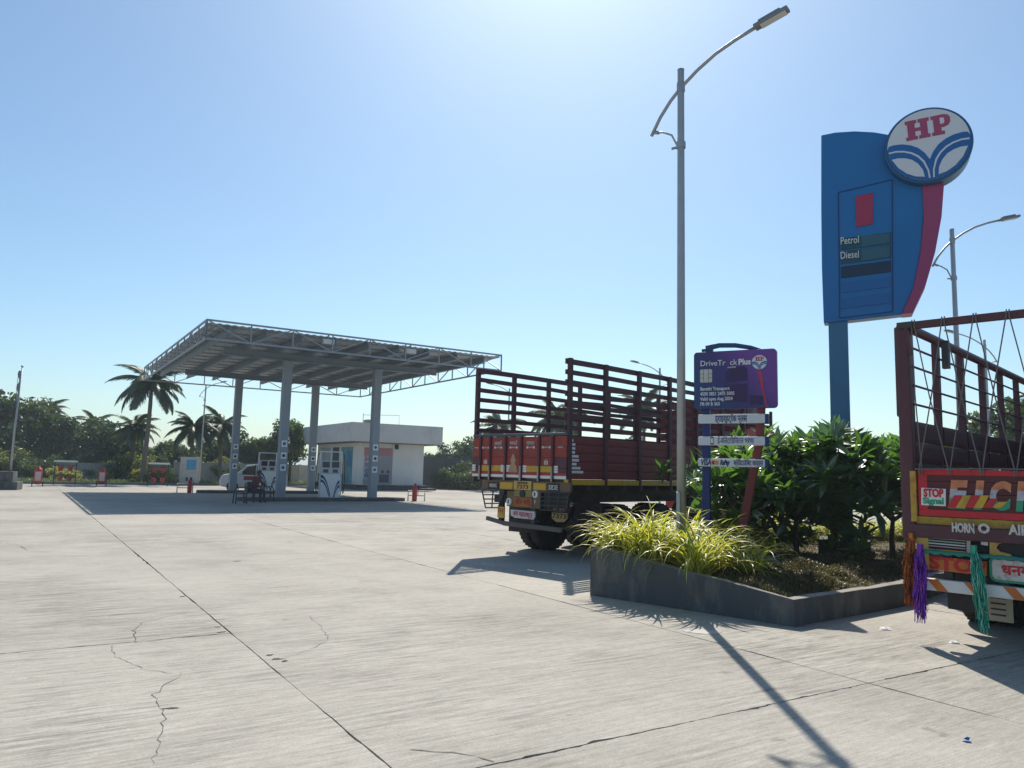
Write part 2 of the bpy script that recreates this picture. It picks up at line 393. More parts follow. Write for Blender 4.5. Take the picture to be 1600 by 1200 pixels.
# soil
xs = np.arange(.8, 10.2, .14); ys = np.arange(8.2, 19.0, .14)
def inside(x, y, P=inner):
    c = False
    for i in range(len(P)):
        a, b = P[i - 1], P[i]
        if (a.y > y) != (b.y > y) and x < (b.x - a.x) * (y - a.y) / (b.y - a.y) + a.x: c = not c
    return c
outer_big = [cen + (p - cen) * 0.995 for p in inner]
sm = MB(); idx = {}
mounds = [(3.0, 9.15, .35), (3.45, 9.55, .45), (3.9, 9.7, .4), (3.3, 10.0, .4), (4.4, 10.3, .35), (2.75, 9.55, .3), (4.9, 10.9, .5), (5.6, 11.4, .5), (4.2, 11.1, .5), (3.6, 10.6, .4), (5.2, 12.0, .5)]
bmp = lambda x, y: .13 * max(math.exp(-2.2 * ((x - c[0]) ** 2 + (y - c[1]) ** 2) / c[2] ** 2) for c in mounds) + .03 * math.sin(3.1 * x + 1.7 * y) * math.sin(2.3 * y - x) + .02 * math.sin(7 * x) * math.sin(6 * y)
vs = [(p.x, p.y, soil_z(p.x, p.y)) for p in inner_s]
bms = bmesh.new(); bv = [bms.verts.new((p.x, p.y, soil_z(p.x, p.y))) for p in inner_s]; bms.faces.new(bv)
bmesh.ops.triangulate(bms, faces=bms.faces[:]); 
for _ in range(6): bmesh.ops.subdivide_edges(bms, edges=[e for e in bms.edges if e.calc_length() > .16], cuts=1); bmesh.ops.triangulate(bms, faces=bms.faces[:])
for v_ in bms.verts:
    if not v_.is_boundary: v_.co.z = soil_z(v_.co.x, v_.co.y) + bmp(v_.co.x, v_.co.y)
sme = bpy.data.meshes.new('soil'); bms.to_mesh(sme); bms.free(); sme.materials.append(SOIL); link('soil', sme, planter)
# dry ground cover on the soil
def blades(P, hgt, wid, mat, name, lean=.5, seed=1):
    r = np.random.default_rng(seed); n = len(P); P = np.asarray(P)
    az = r.uniform(0, 2 * PI, n); le = r.uniform(0, lean, n); h = hgt * r.uniform(.4, 1.2, n)
    d = np.stack([np.cos(az), np.sin(az)], 1); sd_ = np.stack([-d[:, 1], d[:, 0]], 1) * wid / 2
    v = np.zeros((n, 5, 3)); v[:, 0, :2] = P[:, :2] - sd_; v[:, 1, :2] = P[:, :2] + sd_; v[:, 0, 2] = v[:, 1, 2] = P[:, 2] - .02
    mid = P[:, :2] + d * (h * le * .35)[:, None]; v[:, 2, :2] = mid - sd_ * .8; v[:, 3, :2] = mid + sd_ * .8; v[:, 2, 2] = v[:, 3, 2] = P[:, 2] + h * .6
    v[:, 4, :2] = P[:, :2] + d * (h * le)[:, None]; v[:, 4, 2] = P[:, 2] + h * (1 - .25 * le)
    f = []
    for i in range(n): b = 5 * i; f += [(b, b + 1, b + 3, b + 2), (b + 2, b + 3, b + 4)]
    me = bpy.data.meshes.new(name); me.from_pydata(v.reshape(-1, 3).tolist(), [], f); me.materials.append(mat); me.update(); return me
pts = []
rr = random.Random(8)
while len(pts) < 30000:
    if rr.random() < .55:
        c = rr.choice(mounds); x = rr.gauss(c[0], c[2] * .5); y = rr.gauss(c[1], c[2] * .5)
    else: x = rr.uniform(1, 9.6); y = rr.uniform(8.6, 18.4)
    if not inside(x, y): continue
    pts.append((x, y, soil_z(x, y) + bmp(x, y)))
o = link('dry_grass', blades(pts, .06, .012, L_DRY, 'dry_grass', 1.2, 3)); tag(o, 'brownish dry ground cover in tufts over the planter soil', 'ground cover', kind='stuff')

# ---- variegated strappy clumps
def clump_mesh(nb, Lb, seed, wd=.034):
    r = random.Random(seed); m = MB()
    for b in range(nb):
        az = r.uniform(0, 2 * PI); el = math.radians(r.triangular(30, 88, 70)); L = Lb * r.uniform(.55, 1.1); droop = r.uniform(1.5, 3.0)
        d = Vector((math.cos(az), math.sin(az), 0)); p = Vector((r.gauss(0, .07), r.gauss(0, .07), 0)); s_ = Vector((-d.y, d.x, 0))
        s_ = (s_ + d * r.uniform(-.3, .3)).normalized(); n = 7; a = el; vs = []; w0 = wd * r.uniform(.7, 1.2)
        for i in range(n + 1):
            t = i / n; ww = w0 * (1.0 if t < .5 else max(.04, 1 - ((t - .5) / .5) ** 1.5)) * (.7 + .3 * min(1, t * 4))
            up = Vector((-math.sin(a) * d.x, -math.sin(a) * d.y, math.cos(a)))
            for k_, hh in ((-1, .25), (-.42, 0), (.42, 0), (1, .25)): vs.append(p + s_ * (ww * k_ * .5) + up * (ww * hh * .5))
            p = p + (d * math.cos(a) + Vector((0, 0, math.sin(a)))) * (L / n); a -= droop / n * (.4 + 1.2 * t)
        for i in range(n):
            for j in range(3):
                m.add([], []); o = 4 * i + j
                m.f.append(tuple(len(m.v) + x for x in (o, o + 1, o + 5, o + 4))); m.m.append(0 if j == 1 else 1)
        m.v.extend([tuple(x) for x in vs])
    return m.mesh('leaves', [BL_G, BL_Y], True)
CL = [clump_mesh(115, 1.12, 21, .038), clump_mesh(105, 1.05, 22, .038), clump_mesh(95, .95, 23, .036)]
def clump(x, y, sc, var, rz, label, group, z=None):
    t = thing('spider_plant', label, 'plant', (x, y, (soil_z(x, y) if z is None else z)), rz, group); t.scale = (sc,) * 3
    link('leaves', CL[var], t); return t
e = (N_ - L_)
inn = Vector((.667, .745)) * .30
fr = [(.06, .72, 0), (.18, .85, 1), (.30, .9, 0), (.42, .8, 2), (.54, .85, 0)]
labs = ['bushy yellow-edged strap-leaf plant at the far end corner of the planter wall', 'yellow-edged strap-leaf plant second from the far end of the planter front row', 'tall yellow-edged strap-leaf plant between its row neighbours before the galvanised pole', 'yellow-edged strap-leaf plant right at the foot of the galvanised lamp pole', 'strap-leaf plant ending the front row next to the bare dry grass']
for (t, sc, va), lb in zip(fr, labs):
    p = L_ + e * t + inn * (1.0 + .3 * math.sin(t * 20)); clump(p.x, p.y, sc, va, t * 9, lb, 'strap-leaf plants along the planter front')
for i in range(5):
    p = L_ + e * (.1 + .14 * i) + Vector((.667, .745)) * (.80 + .1 * (i % 2)); clump(p.x, p.y, .85, i % 3, i * 2.1, 'strap-leaf plant in the second row behind the front row of the planter', 'strap-leaf plants of the second planter row')
for i in range(15):
    t = .12 + i * .062; p = L_.lerp(B_, min(t, 1)) + Vector((.83, -.55)) * (.45 + .12 * (i % 3))
    clump(p.x, p.y, .75 + .12 * ((i * 7) % 3), (i + 1) % 3, i * 1.3, ('strap-leaf plant by the back wall between the lamp pole and card sign' if i < 5 else ('strap-leaf plant under the leafy plumerias along the planter back wall' if i < 10 else 'low strap-leaf plant near the rear corner of the planter')), 'strap-leaf plants along the planter back wall')
for i in range(9):
    p = B_.lerp(B2_, .08 + i * .105) + Vector((.1, -.5)); clump(p.x, p.y, .8, i % 3, i * 1.7, 'strap-leaf plant in the bright yellow row behind the blue pylon', 'strap-leaf plants behind the pylon')

# ---- plumeria
def leaf(m, base, d, up, L, W, mi=0, curl=.25):
    s_ = d.cross(up).normalized(); n = 5; vs = []
    for i in range(n + 1):
        t = i / n; ww = W * math.sin(PI * min(1, .08 + .92 * t) ** .9) ** .8 if i < n else .002
        p = base + d * (L * t) - up * (L * curl * t * t); vs += [p - s_ * ww / 2 + up * ww * .18, p, p + s_ * ww / 2 + up * ww * .18]
    o = len(m.v); m.v.extend([tuple(x) for x in vs])
    for i in range(n):
        for j in range(2): m.f.append((o + 3 * i + j, o + 3 * i + j + 1, o + 3 * i + j + 4, o + 3 * i + j + 3)); m.m.append(mi)
def rosette(seed):
    r = random.Random(seed); m = MB()
    for i in range(13):
        az = i * 2.4 + r.uniform(-.3, .3); el = math.radians(r.uniform(-15, 70)); d = Vector((math.cos(az) * math.cos(el), math.sin(az) * math.cos(el), math.sin(el)))
        up = Vector((-math.cos(az) * math.sin(el), -math.sin(az) * math.sin(el), math.cos(el)))
        leaf(m, d * .03, d, up, r.uniform(.24, .36), r.uniform(.075, .10), 0, r.uniform(.1, .5))
    return m.mesh('leaf_cluster', L_PLUM, True)
ROS = [rosette(s) for s in (1, 2, 3, 4)]
FLOW = M('plumeria_white', (.8, .78, .66), .5, 0, .05)
def plumeria(x, y, H, spread, nr, seed, label, lean=(0, 0), low=.25):
    r = random.Random(seed); z0 = soil_z(x, y) - .03
    t = thing('plumeria_tree', label, 'tree', (x, y, z0), 0, 'plumeria trees in the planter'); m = MB()
    tips = []
    def grow(p, d, L, rad, lev):
        k = 4; pts = [p]; q = p
        for i in range(k):
            d = (d + Vector((r.gauss(0, .10), r.gauss(0, .10), .10))).normalized(); q = q + d * (L / k); pts.append(q)
        m.tube(pts, [rad * (1 - .35 * i / k) for i in range(k + 1)], 7)
        if lev == 0: tips.append((q, d)); return
        nb = r.choice((2, 3, 3)); a0 = r.uniform(0, 6)
        for i in range(nb):
            a = a0 + i * 2 * PI / nb + r.uniform(-.4, .4); sp = r.uniform(.6, 1.0) * spread
            grow(q, (d * .75 + Vector((math.cos(a) * sp, math.sin(a) * sp, r.uniform(-.1, .4)))).normalized(), L * r.uniform(.7, .95), rad * .66, lev - 1)
    grow(Vector((0, 0, 0)), Vector((lean[0], lean[1], 1)).normalized(), H * .26, .055, 3)
    m.obj('trunk', TRUNK, t, True)
    zs = max(p.z for p, d in tips); sc = H / (zs + .25)
    for p, d in tips: pass
    extra = []
    for p, d in tips: extra.append((p, d))
    while len(extra) < nr:
        p, d = r.choice(tips); extra.append((p + Vector((r.gauss(0, .30), r.gauss(0, .30), -abs(r.gauss(0, .8)) + .1)), d))
    for p, d in extra[:nr]:
        if p.z < H * low: p = Vector((p.x, p.y, H * low + r.uniform(0, .3)))
        o = link('leaf_cluster', r.choice(ROS), t, 0, p); o.rotation_euler = (r.uniform(-.7, .7), r.uniform(-.7, .7), r.uniform(0, 6)); s = r.uniform(.6, 1.3); o.scale = (s, s, s * r.uniform(.8, 1.2))
    for i in range(3):
        p, d = tips[i]; f = MB(); 
        for k_ in range(5): leaf(f, Vector((0, 0, 0)), Vector((math.cos(k_ * 1.26), math.sin(k_ * 1.26), .5)).normalized(), Vector((-math.cos(k_ * 1.26) * .5, -math.sin(k_ * 1.26) * .5, 1)).normalized(), .06, .04)
        f.obj('flower', FLOW, t, True, loc=p + d * .16)
    return t
def ground_at(px, py, z): g = gnd(px, py, z); return g.x, g.y
plumeria(5.05, 13.5, 2.75, .95, 165, 4, 'broad leafy plumeria between the card sign and the blue pylon', low=.06)
plumeria(6.75, 13.5, 2.7, 1.05, 110, 9, 'plumeria with bare forked trunk between the pylon and the painted tailgate', low=.36)
plumeria(3.95, 13.1, 1.9, .85, 60, 14, 'small low plumeria behind the card sign posts', low=.15)
plumeria(5.85, 13.7, 2.6, .95, 120, 17, 'dense plumeria growing right against the blue pylon post', low=.1)
plumeria(7.9, 15.2, 2.8, 1.0, 95, 27, 'plumeria farthest back in the planter behind the forked one')
plumeria(4.6, 14.6, 2.5, 1.0, 80, 37, 'plumeria by the back wall of the planter behind the card sign')

# ================================================================= STREET LIGHTS
def street_light(loc, label, rz=0.0, H=7.05):
    t = thing('street_light', label, 'street light', loc, rz, 'curved-arm street lights')
    m = MB(); m.tube([(0, 0, 0), (0, 0, H * .5), (0, 0, H - .03), (0, 0, H)], [.062, .054, .046, .05], 12); m.obj('pole', GALV, t, True)
    pts = [(-.46, 0, H - .86), (-.32, 0, H - .62), (-.16, 0, H - .42), (.0, 0, H - .27), (.25, 0, H - .09), (.52, 0, H + .06), (.80, 0, H + .16), (1.10, 0, H + .24)]
    m = MB(); m.tube(pts, .024, 8); m.obj('arm', GALV, t, True)
    m = MB(); m.tube([(-.42, 0, H - .82), (-.28, 0, H - .85), (-.14, 0, H - .93), (-.05, 0, H - 1.12)], .014, 6); m.tube([(-.43, 0, H - .81), (-.34, 0, H - .84)], .026, 6); m.obj('brace', GALV, t, True)
    m = MB(); m.tube([(0, 0, H - 1.16), (0, 0, H - 1.07)], .066, 10); m.box((-.09, 0, H - 1.13), (.1, .02, .03)); m.obj('clamp', GALV, t)
    m = MB(); m.tube([(0, 0, H - .33), (0, 0, H - .2)], .058, 10); m.obj('clamp', GALV, t)
    m = MB(); a = math.atan2(.10, .44); c = (1.29, 0, H + .285)
    m.box(c, (.46, .13, .05), 0, 0, 0, -a); m.box((c[0] - .02, 0, c[2] + .035), (.3, .10, .04), 0, 0, 0, -a); h = m.obj('lamp_head', M('lamp_housing', (.22, .23, .25), .5, .3), t, bev=.012)
    m = MB(); m.box((c[0] + .03, 0, c[2] - .028), (.34, .10, .012), 0, 0, 0, -a); m.obj('lens', M('lamp_lens', (.6, .6, .58), .3), h)
    m = MB(); m.box((0, -.075, .9), (.05, .04, .5)); m.obj('fuse_box', GALV, t, bev=.006)
    return t
LG = 'curved-arm street lights'
sl = street_light((2.27, 10.1, .24), 'galvanised street light standing among the strap-leaf plants in the planter', -.68)
def far_light(px, ptop, Y, label, rz=0):
    p = at_depth(px, ptop, Y); return dup(sl, (p.x, p.y, p.z - 7.05), rz, None, label, LG)
far_light(1487, 358, 16.3, 'galvanised street light rising behind the painted tailgate truck')
far_light(1538, 531, 28.5, 'small far street light showing between the ropes of the roped truck', PI)
far_light(1031, 575, 38.5, 'far street light above the red slatted truck body', PI)
far_light(796, 607, 49, 'far street light seen through the empty upper slats of the red truck', PI)
far_light(322, 602, 56, 'far street light under the canopy edge among the palms')

# ================================================================= CARD SIGN
SRZ = -0.495
g = gnd(1165, 868, .42); CS = (g.x, g.y)
cs = thing('card_sign', 'purple bank-card shaped sign on blue and red posts with three white strips', 'sign', (CS[0], CS[1], 0), SRZ)
def cp(px, py, y=0): return on_plane(px, py, CS, SRZ, y)
def rrect(x0, x1, z0, z1, r, n=5):
    out = []
    for cx, cz, a in ((x1 - r, z0 + r, -PI / 2), (x1 - r, z1 - r, 0), (x0 + r, z1 - r, PI / 2), (x0 + r, z0 + r, PI)):
        for i in range(n + 1): t = a + PI / 2 * i / n; out.append((cx + r * math.cos(t), cz + r * math.sin(t)))
    return out
xa, za = cp(1087, 640); xb, zb = cp(1215, 546)
zc0, zc1 = cp(1150, 639)[1], cp(1150, 549)[1]
def card_mat():
    m = bpy.data.materials.new('card_print'); m.use_nodes = True; n = m.node_tree.nodes; l = m.node_tree.links; b = n['Principled BSDF']
    tc = n.new('ShaderNodeTexCoord'); sp = n.new('ShaderNodeSeparateXYZ'); l.new(tc.outputs['Generated'], sp.inputs[0])
    a = n.new('ShaderNodeMath'); a.operation = 'MULTIPLY_ADD'; a.inputs[1].default_value = .75; l.new(sp.outputs[0], a.inputs[0])
    a2 = n.new('ShaderNodeMath'); a2.operation = 'MULTIPLY'; a2.inputs[1].default_value = .4; l.new(sp.outputs[2], a2.inputs[0]); l.new(a2.outputs[0], a.inputs[2])
    r = n.new('ShaderNodeValToRGB'); e = r.color_ramp.elements; e[0].color = (.012, .045, .17, 1); e[1].color = (.17, .045, .30, 1); e[0].position = .25; e[1].position = .85
    k = r.color_ramp.elements.new(.55); k.color = (.05, .028, .17, 1)
    l.new(a.outputs[0], r.inputs[0]); l.new(r.outputs[0], b.inputs['Base Color']); b.inputs['Roughness'].default_value = .4; return m
m = MB(); m.prism(rrect(xa, xb, zc0, zc1, .06), -.11, -.02); m.obj('card_panel', card_mat(), cs, bev=.006)
yt = -.113
cw = xb - xa; chh = zc1 - zc0
def cpt(fx, fz): return xa + cw * fx, zc0 + chh * fz     # fractions of the card
def ctext(s, fx, fz, size, mat=WHITE2, **k): x, z = cpt(fx, fz); return text(s, size, mat, cs, x, yt, z, align='LEFT', **k)
ctext('DriveTr  ck', .08, .79, .125, width=cw * .45)
ctext('Plus', .55, .79, .125, width=cw * .145, bold=.004)
ctext('market', .42, .71, .045, width=cw * .10)
for i, s in enumerate(('Barathi Transport', '4550 3821 2475 5005', 'Valid upto Aug 2024', 'PB 09 B 365')):
    ctext(s, .08, .345 - .088 * i, .075, width=cw * (.36, .42, .40, .24)[i], bold=.0012)
m = MB(); x, z = cpt(.155, .575); m.prism(rrect(x - cw * .075, x + cw * .075, z - chh * .115, z + chh * .115, .025), yt - .003, yt + .003); ch = m.obj('chip', M('card_chip', (.55, .52, .46), .35, .3), cs)
m = MB()
for dz in (-.3, .3): m.b2(x - cw * .075, x - cw * .03, yt - .005, yt - .002, z + chh * .115 * dz - .003, z + chh * .115 * dz + .003); m.b2(x + cw * .03, x + cw * .075, yt - .005, yt - .002, z + chh * .115 * dz - .003, z + chh * .115 * dz + .003)
for dx in (-.03, .03): m.b2(x + cw * dx - .003, x + cw * dx + .003, yt - .0055, yt - .002, z - chh * .11, z + chh * .11)
m.obj('chip_lines', DARKST, ch)
# faint truck print
m = MB(); GH = M('card_ghost', (.045, .02, .10), .4, 0, .05)
def gq(f): return [cpt(a, b) for a, b in f]
m.prism(gq([(.40, .45), (.66, .47), (.66, .66), (.62, .72), (.44, .70), (.40, .62)]), yt, -.108); m.prism(gq([(.38, .12), (.66, .10), (.66, .42), (.38, .40)]), yt, -.108)
m.prism(gq([(.68, .06), (.84, .05), (.84, .20), (.68, .22)]), yt, -.108)
m.obj('truck_print', GH, cs)
def ellipse(cx, cz, r, n=40, a0=0, a1=2 * PI): return [(cx + r * math.cos(a0 + (a1 - a0) * i / n), cz + r * math.sin(a0 + (a1 - a0) * i / n)) for i in range(n)]
def hp_logo(parent, cx, cz, r, y, t=.004, tilt=0.0):
    """round emblem facing -y: pale face, two blue wings, red letters"""
    ct, st = math.cos(tilt), math.sin(tilt)
    def P(l): return [(cx + r * (a * ct - b * st), cz + r * (a * st + b * ct)) for a, b in l]
    m = MB(); m.prism(P(ellipse(0, 0, .985, 48)), y - t, y + .02); face = m.obj('emblem_face', M('emblem_white', (.70, .71, .74), .4, 0, .03), parent)
    up = [(0, -.42), (.10, -.22), (.24, -.05), (.42, .07), (.62, .14), (.82, .16), (.94, .14)]
    rim = [(.94 * math.cos(a) / .95, .94 * math.sin(a) / .95) for a in np.linspace(.14, -PI / 2, 16)]
    rimL = [(-a, b) for a, b in rim][::-1]
    body = up + rim[1:] + rimL[1:-1] + [(-a, b) for a, b in up[::-1]][:-1]
    m = MB(); m.prism(P(body), y - 2 * t, y - t + .001); m.obj('emblem_wings', BLUEB, parent)
    stripe_o = [(.985, -.03), (.80, -.02), (.60, -.06), (.42, -.14), (.26, -.27), (.13, -.46), (.045, -.75), (.03, -.97)]
    stripe_i = [(.07, -.97), (.085, -.75), (.17, -.49), (.29, -.31), (.44, -.185), (.61, -.105), (.80, -.065), (.985, -.075)]
    leafp = [(.95, -.26), (.78, -.25), (.60, -.29), (.44, -.37), (.30, -.52), (.20, -.72), (.17, -.93), (.38, -.88), (.60, -.75), (.80, -.54)]
    for sg in (1, -1):
        m = MB(); m.prism(P([(a * sg * .97, b * .97) for a, b in stripe_o + stripe_i]), y - 3 * t, y - 2 * t + .001); m.obj('emblem_stripe', MATS['emblem_white'], parent)
        m = MB(); m.prism(P([(a * sg * .95, b * .95) for a, b in leafp]), y - 3 * t, y - 2 * t + .001); m.obj('emblem_leaf', MATS['emblem_white'], parent)
    H = [(-.50, .20), (-.50, .30), (-.45, .30), (-.45, .66), (-.50, .66), (-.50, .76), (-.22, .76), (-.22, .66), (-.27, .66), (-.27, .53), (-.14, .53), (-.14, .66), (-.19, .66), (-.19, .76), (.08, .76), (.08, .66), (.03, .66), (.03, .30), (.08, .30), (.08, .20), (-.19, .20), (-.19, .30), (-.14, .30), (-.14, .43), (-.27, .43), (-.27, .30), (-.22, .30), (-.22, .20)]
    Pl = [(.12, .20), (.12, .30), (.17, .30), (.17, .66), (.12, .66), (.12, .76), (.42, .76), (.52, .73), (.57, .66), (.57, .52), (.52, .44), (.42, .40), (.35, .40), (.35, .30), (.42, .30), (.42, .20)]
    m = MB(); m.prism(P(H), y - 2 * t, y - t + .001); m.prism(P(Pl), y - 2 * t, y - t + .001); le = m.obj('emblem_letters', PINKR, parent)
    m = MB(); m.prism(P([(.33, .50), (.33, .67), (.40, .67), (.43, .64), (.43, .53), (.40, .50)]), y - 3 * t, y - 2 * t + .001); m.obj('letter_counter', MATS['emblem_white'], le)
x, z = cpt(.80, .77); hp_logo(cs, x, z, cw * .092, yt, .0025)
m = MB(); c = [cpt(a, b) for a, b in ((.775, .63), (.80, .50), (.82, .33), (.85, .15), (.875, .01), (.89, .01), (.86, .2), (.84, .4), (.825, .63))]; m.prism(c, yt - .003, -.108); m.obj('red_swoosh', M('card_red', (.55, .04, .07), .4), cs)
# posts
xl, _ = cp(1103, 700); zt_ = cp(1103, 545)[1]
xr, zr0 = cp(1189, 640); xk, zk = cp(1186, 690); xf, zf = cp(1150, 862)
m = MB(); m.box((xl, .03, zt_ / 2 + .2), (.12, .09, zt_ - .4)); m.obj('post', NAVY, cs, bev=.008); cs.children[-1]['label'] = 'dark blue upright post'
m = MB(); m.prism([(xr - .06, zc0 + .05), (xr + .06, zc0 + .05), (xk + .06, zk), (xf + .065, .36), (xf - .065, .36), (xk - .06, zk)], .0, .08); o = m.obj('post', M('dark_red_post', (.20, .03, .03), .5, 0, .15, 3), cs, bev=.006); o['label'] = 'dark red slanting post'
arc = [cp(1104, 562), cp(1104, 541), cp(1125, 537), cp(1150, 537), cp(1175, 541), cp(1200, 549), cp(1200, 552), cp(1175, 547), cp(1150, 543.5), cp(1125, 543.5), cp(1115, 546), cp(1115, 562)]
m = MB(); m.prism(arc, -.08, -.0); m.obj('top_arc', M('dark_blue_arc', (.01, .05, .16), .4), cs, bev=.006)
for i, (y0, y1, body) in enumerate(((646, 662, 0), (680, 697, 1), (714, 731, 2))):
    a, z1 = cp(1093, y0 + 2.5); b, z0 = cp(1197, y1 - .5); 
    m = MB(); m.prism(rrect(a, b, z0, z1, .02), -.09, -.03); st = m.obj('strip_board', M('strip_white', (.72, .73, .76), .45, 0, .04), cs, bev=.004)
    m = MB(); m.b2(b - .01, b + .045, -.07, .03, z0 - .01, z1); m.obj('end_cap', NAVY, st)
    cx, cz = (a + b) / 2, (z0 + z1) / 2; hh = z1 - z0; ys_ = -.0925
    if i == 0: text('ड्राइव्हट्रॅक प्लस', .14, NAVY, st, cx, ys_, cz, width=(b - a) * .48, bold=.002)
    elif i == 1:
        text('ई-वॉलेट/ि' + 'डिजटल भरणा', .12, NAVY, st, cx + .07, ys_, cz, width=(b - a) * .54)
        m = MB(); px_ = a + (b - a) * .215; m.b2(px_ - .024, px_ + .024, ys_ - .003, ys_ + .003, cz - hh * .42, cz + hh * .42); ph = m.obj('phone_icon', BLACK, st)
        m = MB(); m.b2(px_ - .018, px_ + .018, ys_ - .006, ys_, cz - hh * .28, cz + hh * .30); m.obj('phone_screen', WHITE2, st)
    else:
        text('VISA', .14, NAVY, st, a + (b - a) * .12, ys_, cz, width=(b - a) * .155, shear=.2, bold=.004)
        for dx, mt in ((-.022, M('mc_red', (.6, .03, .04), .4)), (.022, M('mc_orange', (.75, .32, .03), .4))):
            m = MB(); m.prism(ellipse(a + (b - a) * .262 + dx, cz, .034, 20), ys_ - .003 - (.002 if dx > 0 else 0), ys_ + .003); m.obj('card_circle', mt, st)
        text('RuPay', .105, NAVY, st, a + (b - a) * .405, ys_, cz, width=(b - a) * .15, shear=.35, bold=.005)
        text('क्रेिडट/डेिबट कार्ड्स', .11, NAVY, st, a + (b - a) * .755, ys_, cz, width=(b - a) * .43, bold=.001)
bx0 = cp(1146, 860)[0]; bx1 = cp(1216, 870)[0]
zb_ = soil_z(*CS)
m = MB(); m.b2(bx0, bx1, -.13, .15, zb_ - .06, zb_ + .13); m.obj('base_plinth', NAVY, cs, bev=.01)
m = MB(); m.b2(bx0 - .05, bx1 + .22, -.32, .28, zb_ - .08, zb_ + .02); m.obj('concrete_pad', M('pale_concrete', (.40, .38, .34), .85, 0, .15, 5, .2), cs, bev=.01)

# ================================================================= PYLON
PY = gnd(1318, 858, .33); PRZ = -0.44; PO = (PY.x + .1, PY.y + .1)
py = thing('pylon_sign', 'tall blue fuel station pylon with round emblem and fuel price panel', 'sign', (PO[0], PO[1], 0), PRZ)
def pp(px, py_, y=0): return on_plane(px, py_, PO, PRZ, y)
yb = -.16
out = [pp(*c, yb) for c in ((1283, 211), (1283, 330), (1284, 420), (1287, 505), (1340, 499), (1410, 491), (1428, 450), (1440, 390), (1444, 330), (1443, 285), (1440, 240), (1394, 211), (1365, 206), (1335, 204.5), (1305, 206.5))]
m = MB(); m.prism(out, -.16, .16); m.obj('board', BLUEP, py, bev=.02)
rim = [(x, z) for x, z in out]
sw = [pp(*c, yb) for c in ((1441, 288), (1443, 340), (1438, 395), (1427, 450), (1409, 491), (1426, 489.5), (1446, 447), (1461, 395), (1471, 340), (1475, 287))]
m = MB(); m.prism(sw, -.20, .20); m.obj('swoosh', SWOOSH, py, bev=.01)
x0, z0 = pp(1296, 640, -.1); x1, _ = pp(1324, 640, -.1); zs = soil_z(*PO)
pw = .34; xc_ = (pp(1296.5, 510)[0] + pp(1323, 510)[0]) / 2
m = MB(); m.b2(xc_ - pw / 2, xc_ + pw / 2, -.12, .12, zs, pp(1300, 495)[1]); m.obj('post', M('blue_grey_post', (.045, .17, .30), .4, .1, .1, 2), py, bev=.015)
zt2 = pp(1320, 830)[1]
m = MB(); m.b2(xc_ - .42, xc_ + .46, -.42, .42, zs - .1, zs + .26); m.obj('pedestal', PLW, py, bev=.02)
# price panel
yp = -.166
m = MB(); ins = [pp(*c, yb) for c in ((1310, 301), (1394, 281), (1395, 487), (1312, 497))]
for a, b in zip(ins, ins[1:] + ins[:1]): m.beam((a[0], yp, a[1]), (b[0], yp, b[1]), .015, .018)
m.obj('panel_frame', M('panel_edge', (.006, .04, .16), .4), py)
DSP = M('display_dark', (.006, .03, .07), .3, 0, .1)
for (ya, yb_, mt, nm) in ((368, 388, M('display_green', (.01, .07, .10), .3), 'price_display'), (388, 410, MATS['display_green'], 'price_display'), (412, 432, DSP, 'price_display'), (437, 455, M('display_off', (.007, .125, .36), .3), 'price_display'), (462, 480, MATS.get('display_off') or M('display_off', (.007, .125, .36), .3), 'price_display')):
    q = [pp(*c, yp) for c in ((1314, ya + 5), (1392, ya - 5), (1392, yb_ - 7), (1314, yb_ + 3))]; 
    m = MB(); m.prism(q, yp - .01, yp + .004); d = m.obj(nm, mt, py)
    if ya < 400:
        q2 = [pp(*c, yp) for c in ((1346, ya + 1), (1390, ya - 3), (1390, yb_ - 9), (1346, yb_ - 2))]; m = MB(); m.prism(q2, yp - .018, yp - .006); m.obj('digit_window', M('digit_window', (.03, .12, .16), .3), d)
q = [pp(*c, yp) for c in ((1337, 307), (1364, 301), (1364, 350), (1338, 355))]
m = MB(); m.prism(q, yp - .02, yp + .004); m.obj('red_panel', M('panel_red', (.40, .03, .09), .4, 0, .08), py, bev=.006)
xt, zt3 = pp(1328, 380); text('Petrol', .2, WHITE2, py, xt, yp - .02, zt3, width=pp(1342, 380)[0] - pp(1314, 380)[0], tilt=0.0)
xt, zt3 = pp(1328, 402.5); text('Diesel', .2, WHITE2, py, xt, yp - .02, zt3, width=pp(1342, 402)[0] - pp(1314, 402)[0])
# round emblem drum
ex, ez = pp(1450, 227, -.34)
rad = (pp(1450, 168, -.34)[1] - pp(1450, 286, -.34)[1]) / 2 * 1.0
m = MB(); m.lathe([(rad * .96, -.36), (rad, -.34), (rad, .06), (rad * .96, .08)], 56, 'y', (ex, 0, ez)); m.obj('emblem_drum', M('drum_blue', (.012, .10, .25), .4), py, False)
hp_logo(py, ex, ez, rad * .945, -.375, .006, .06)

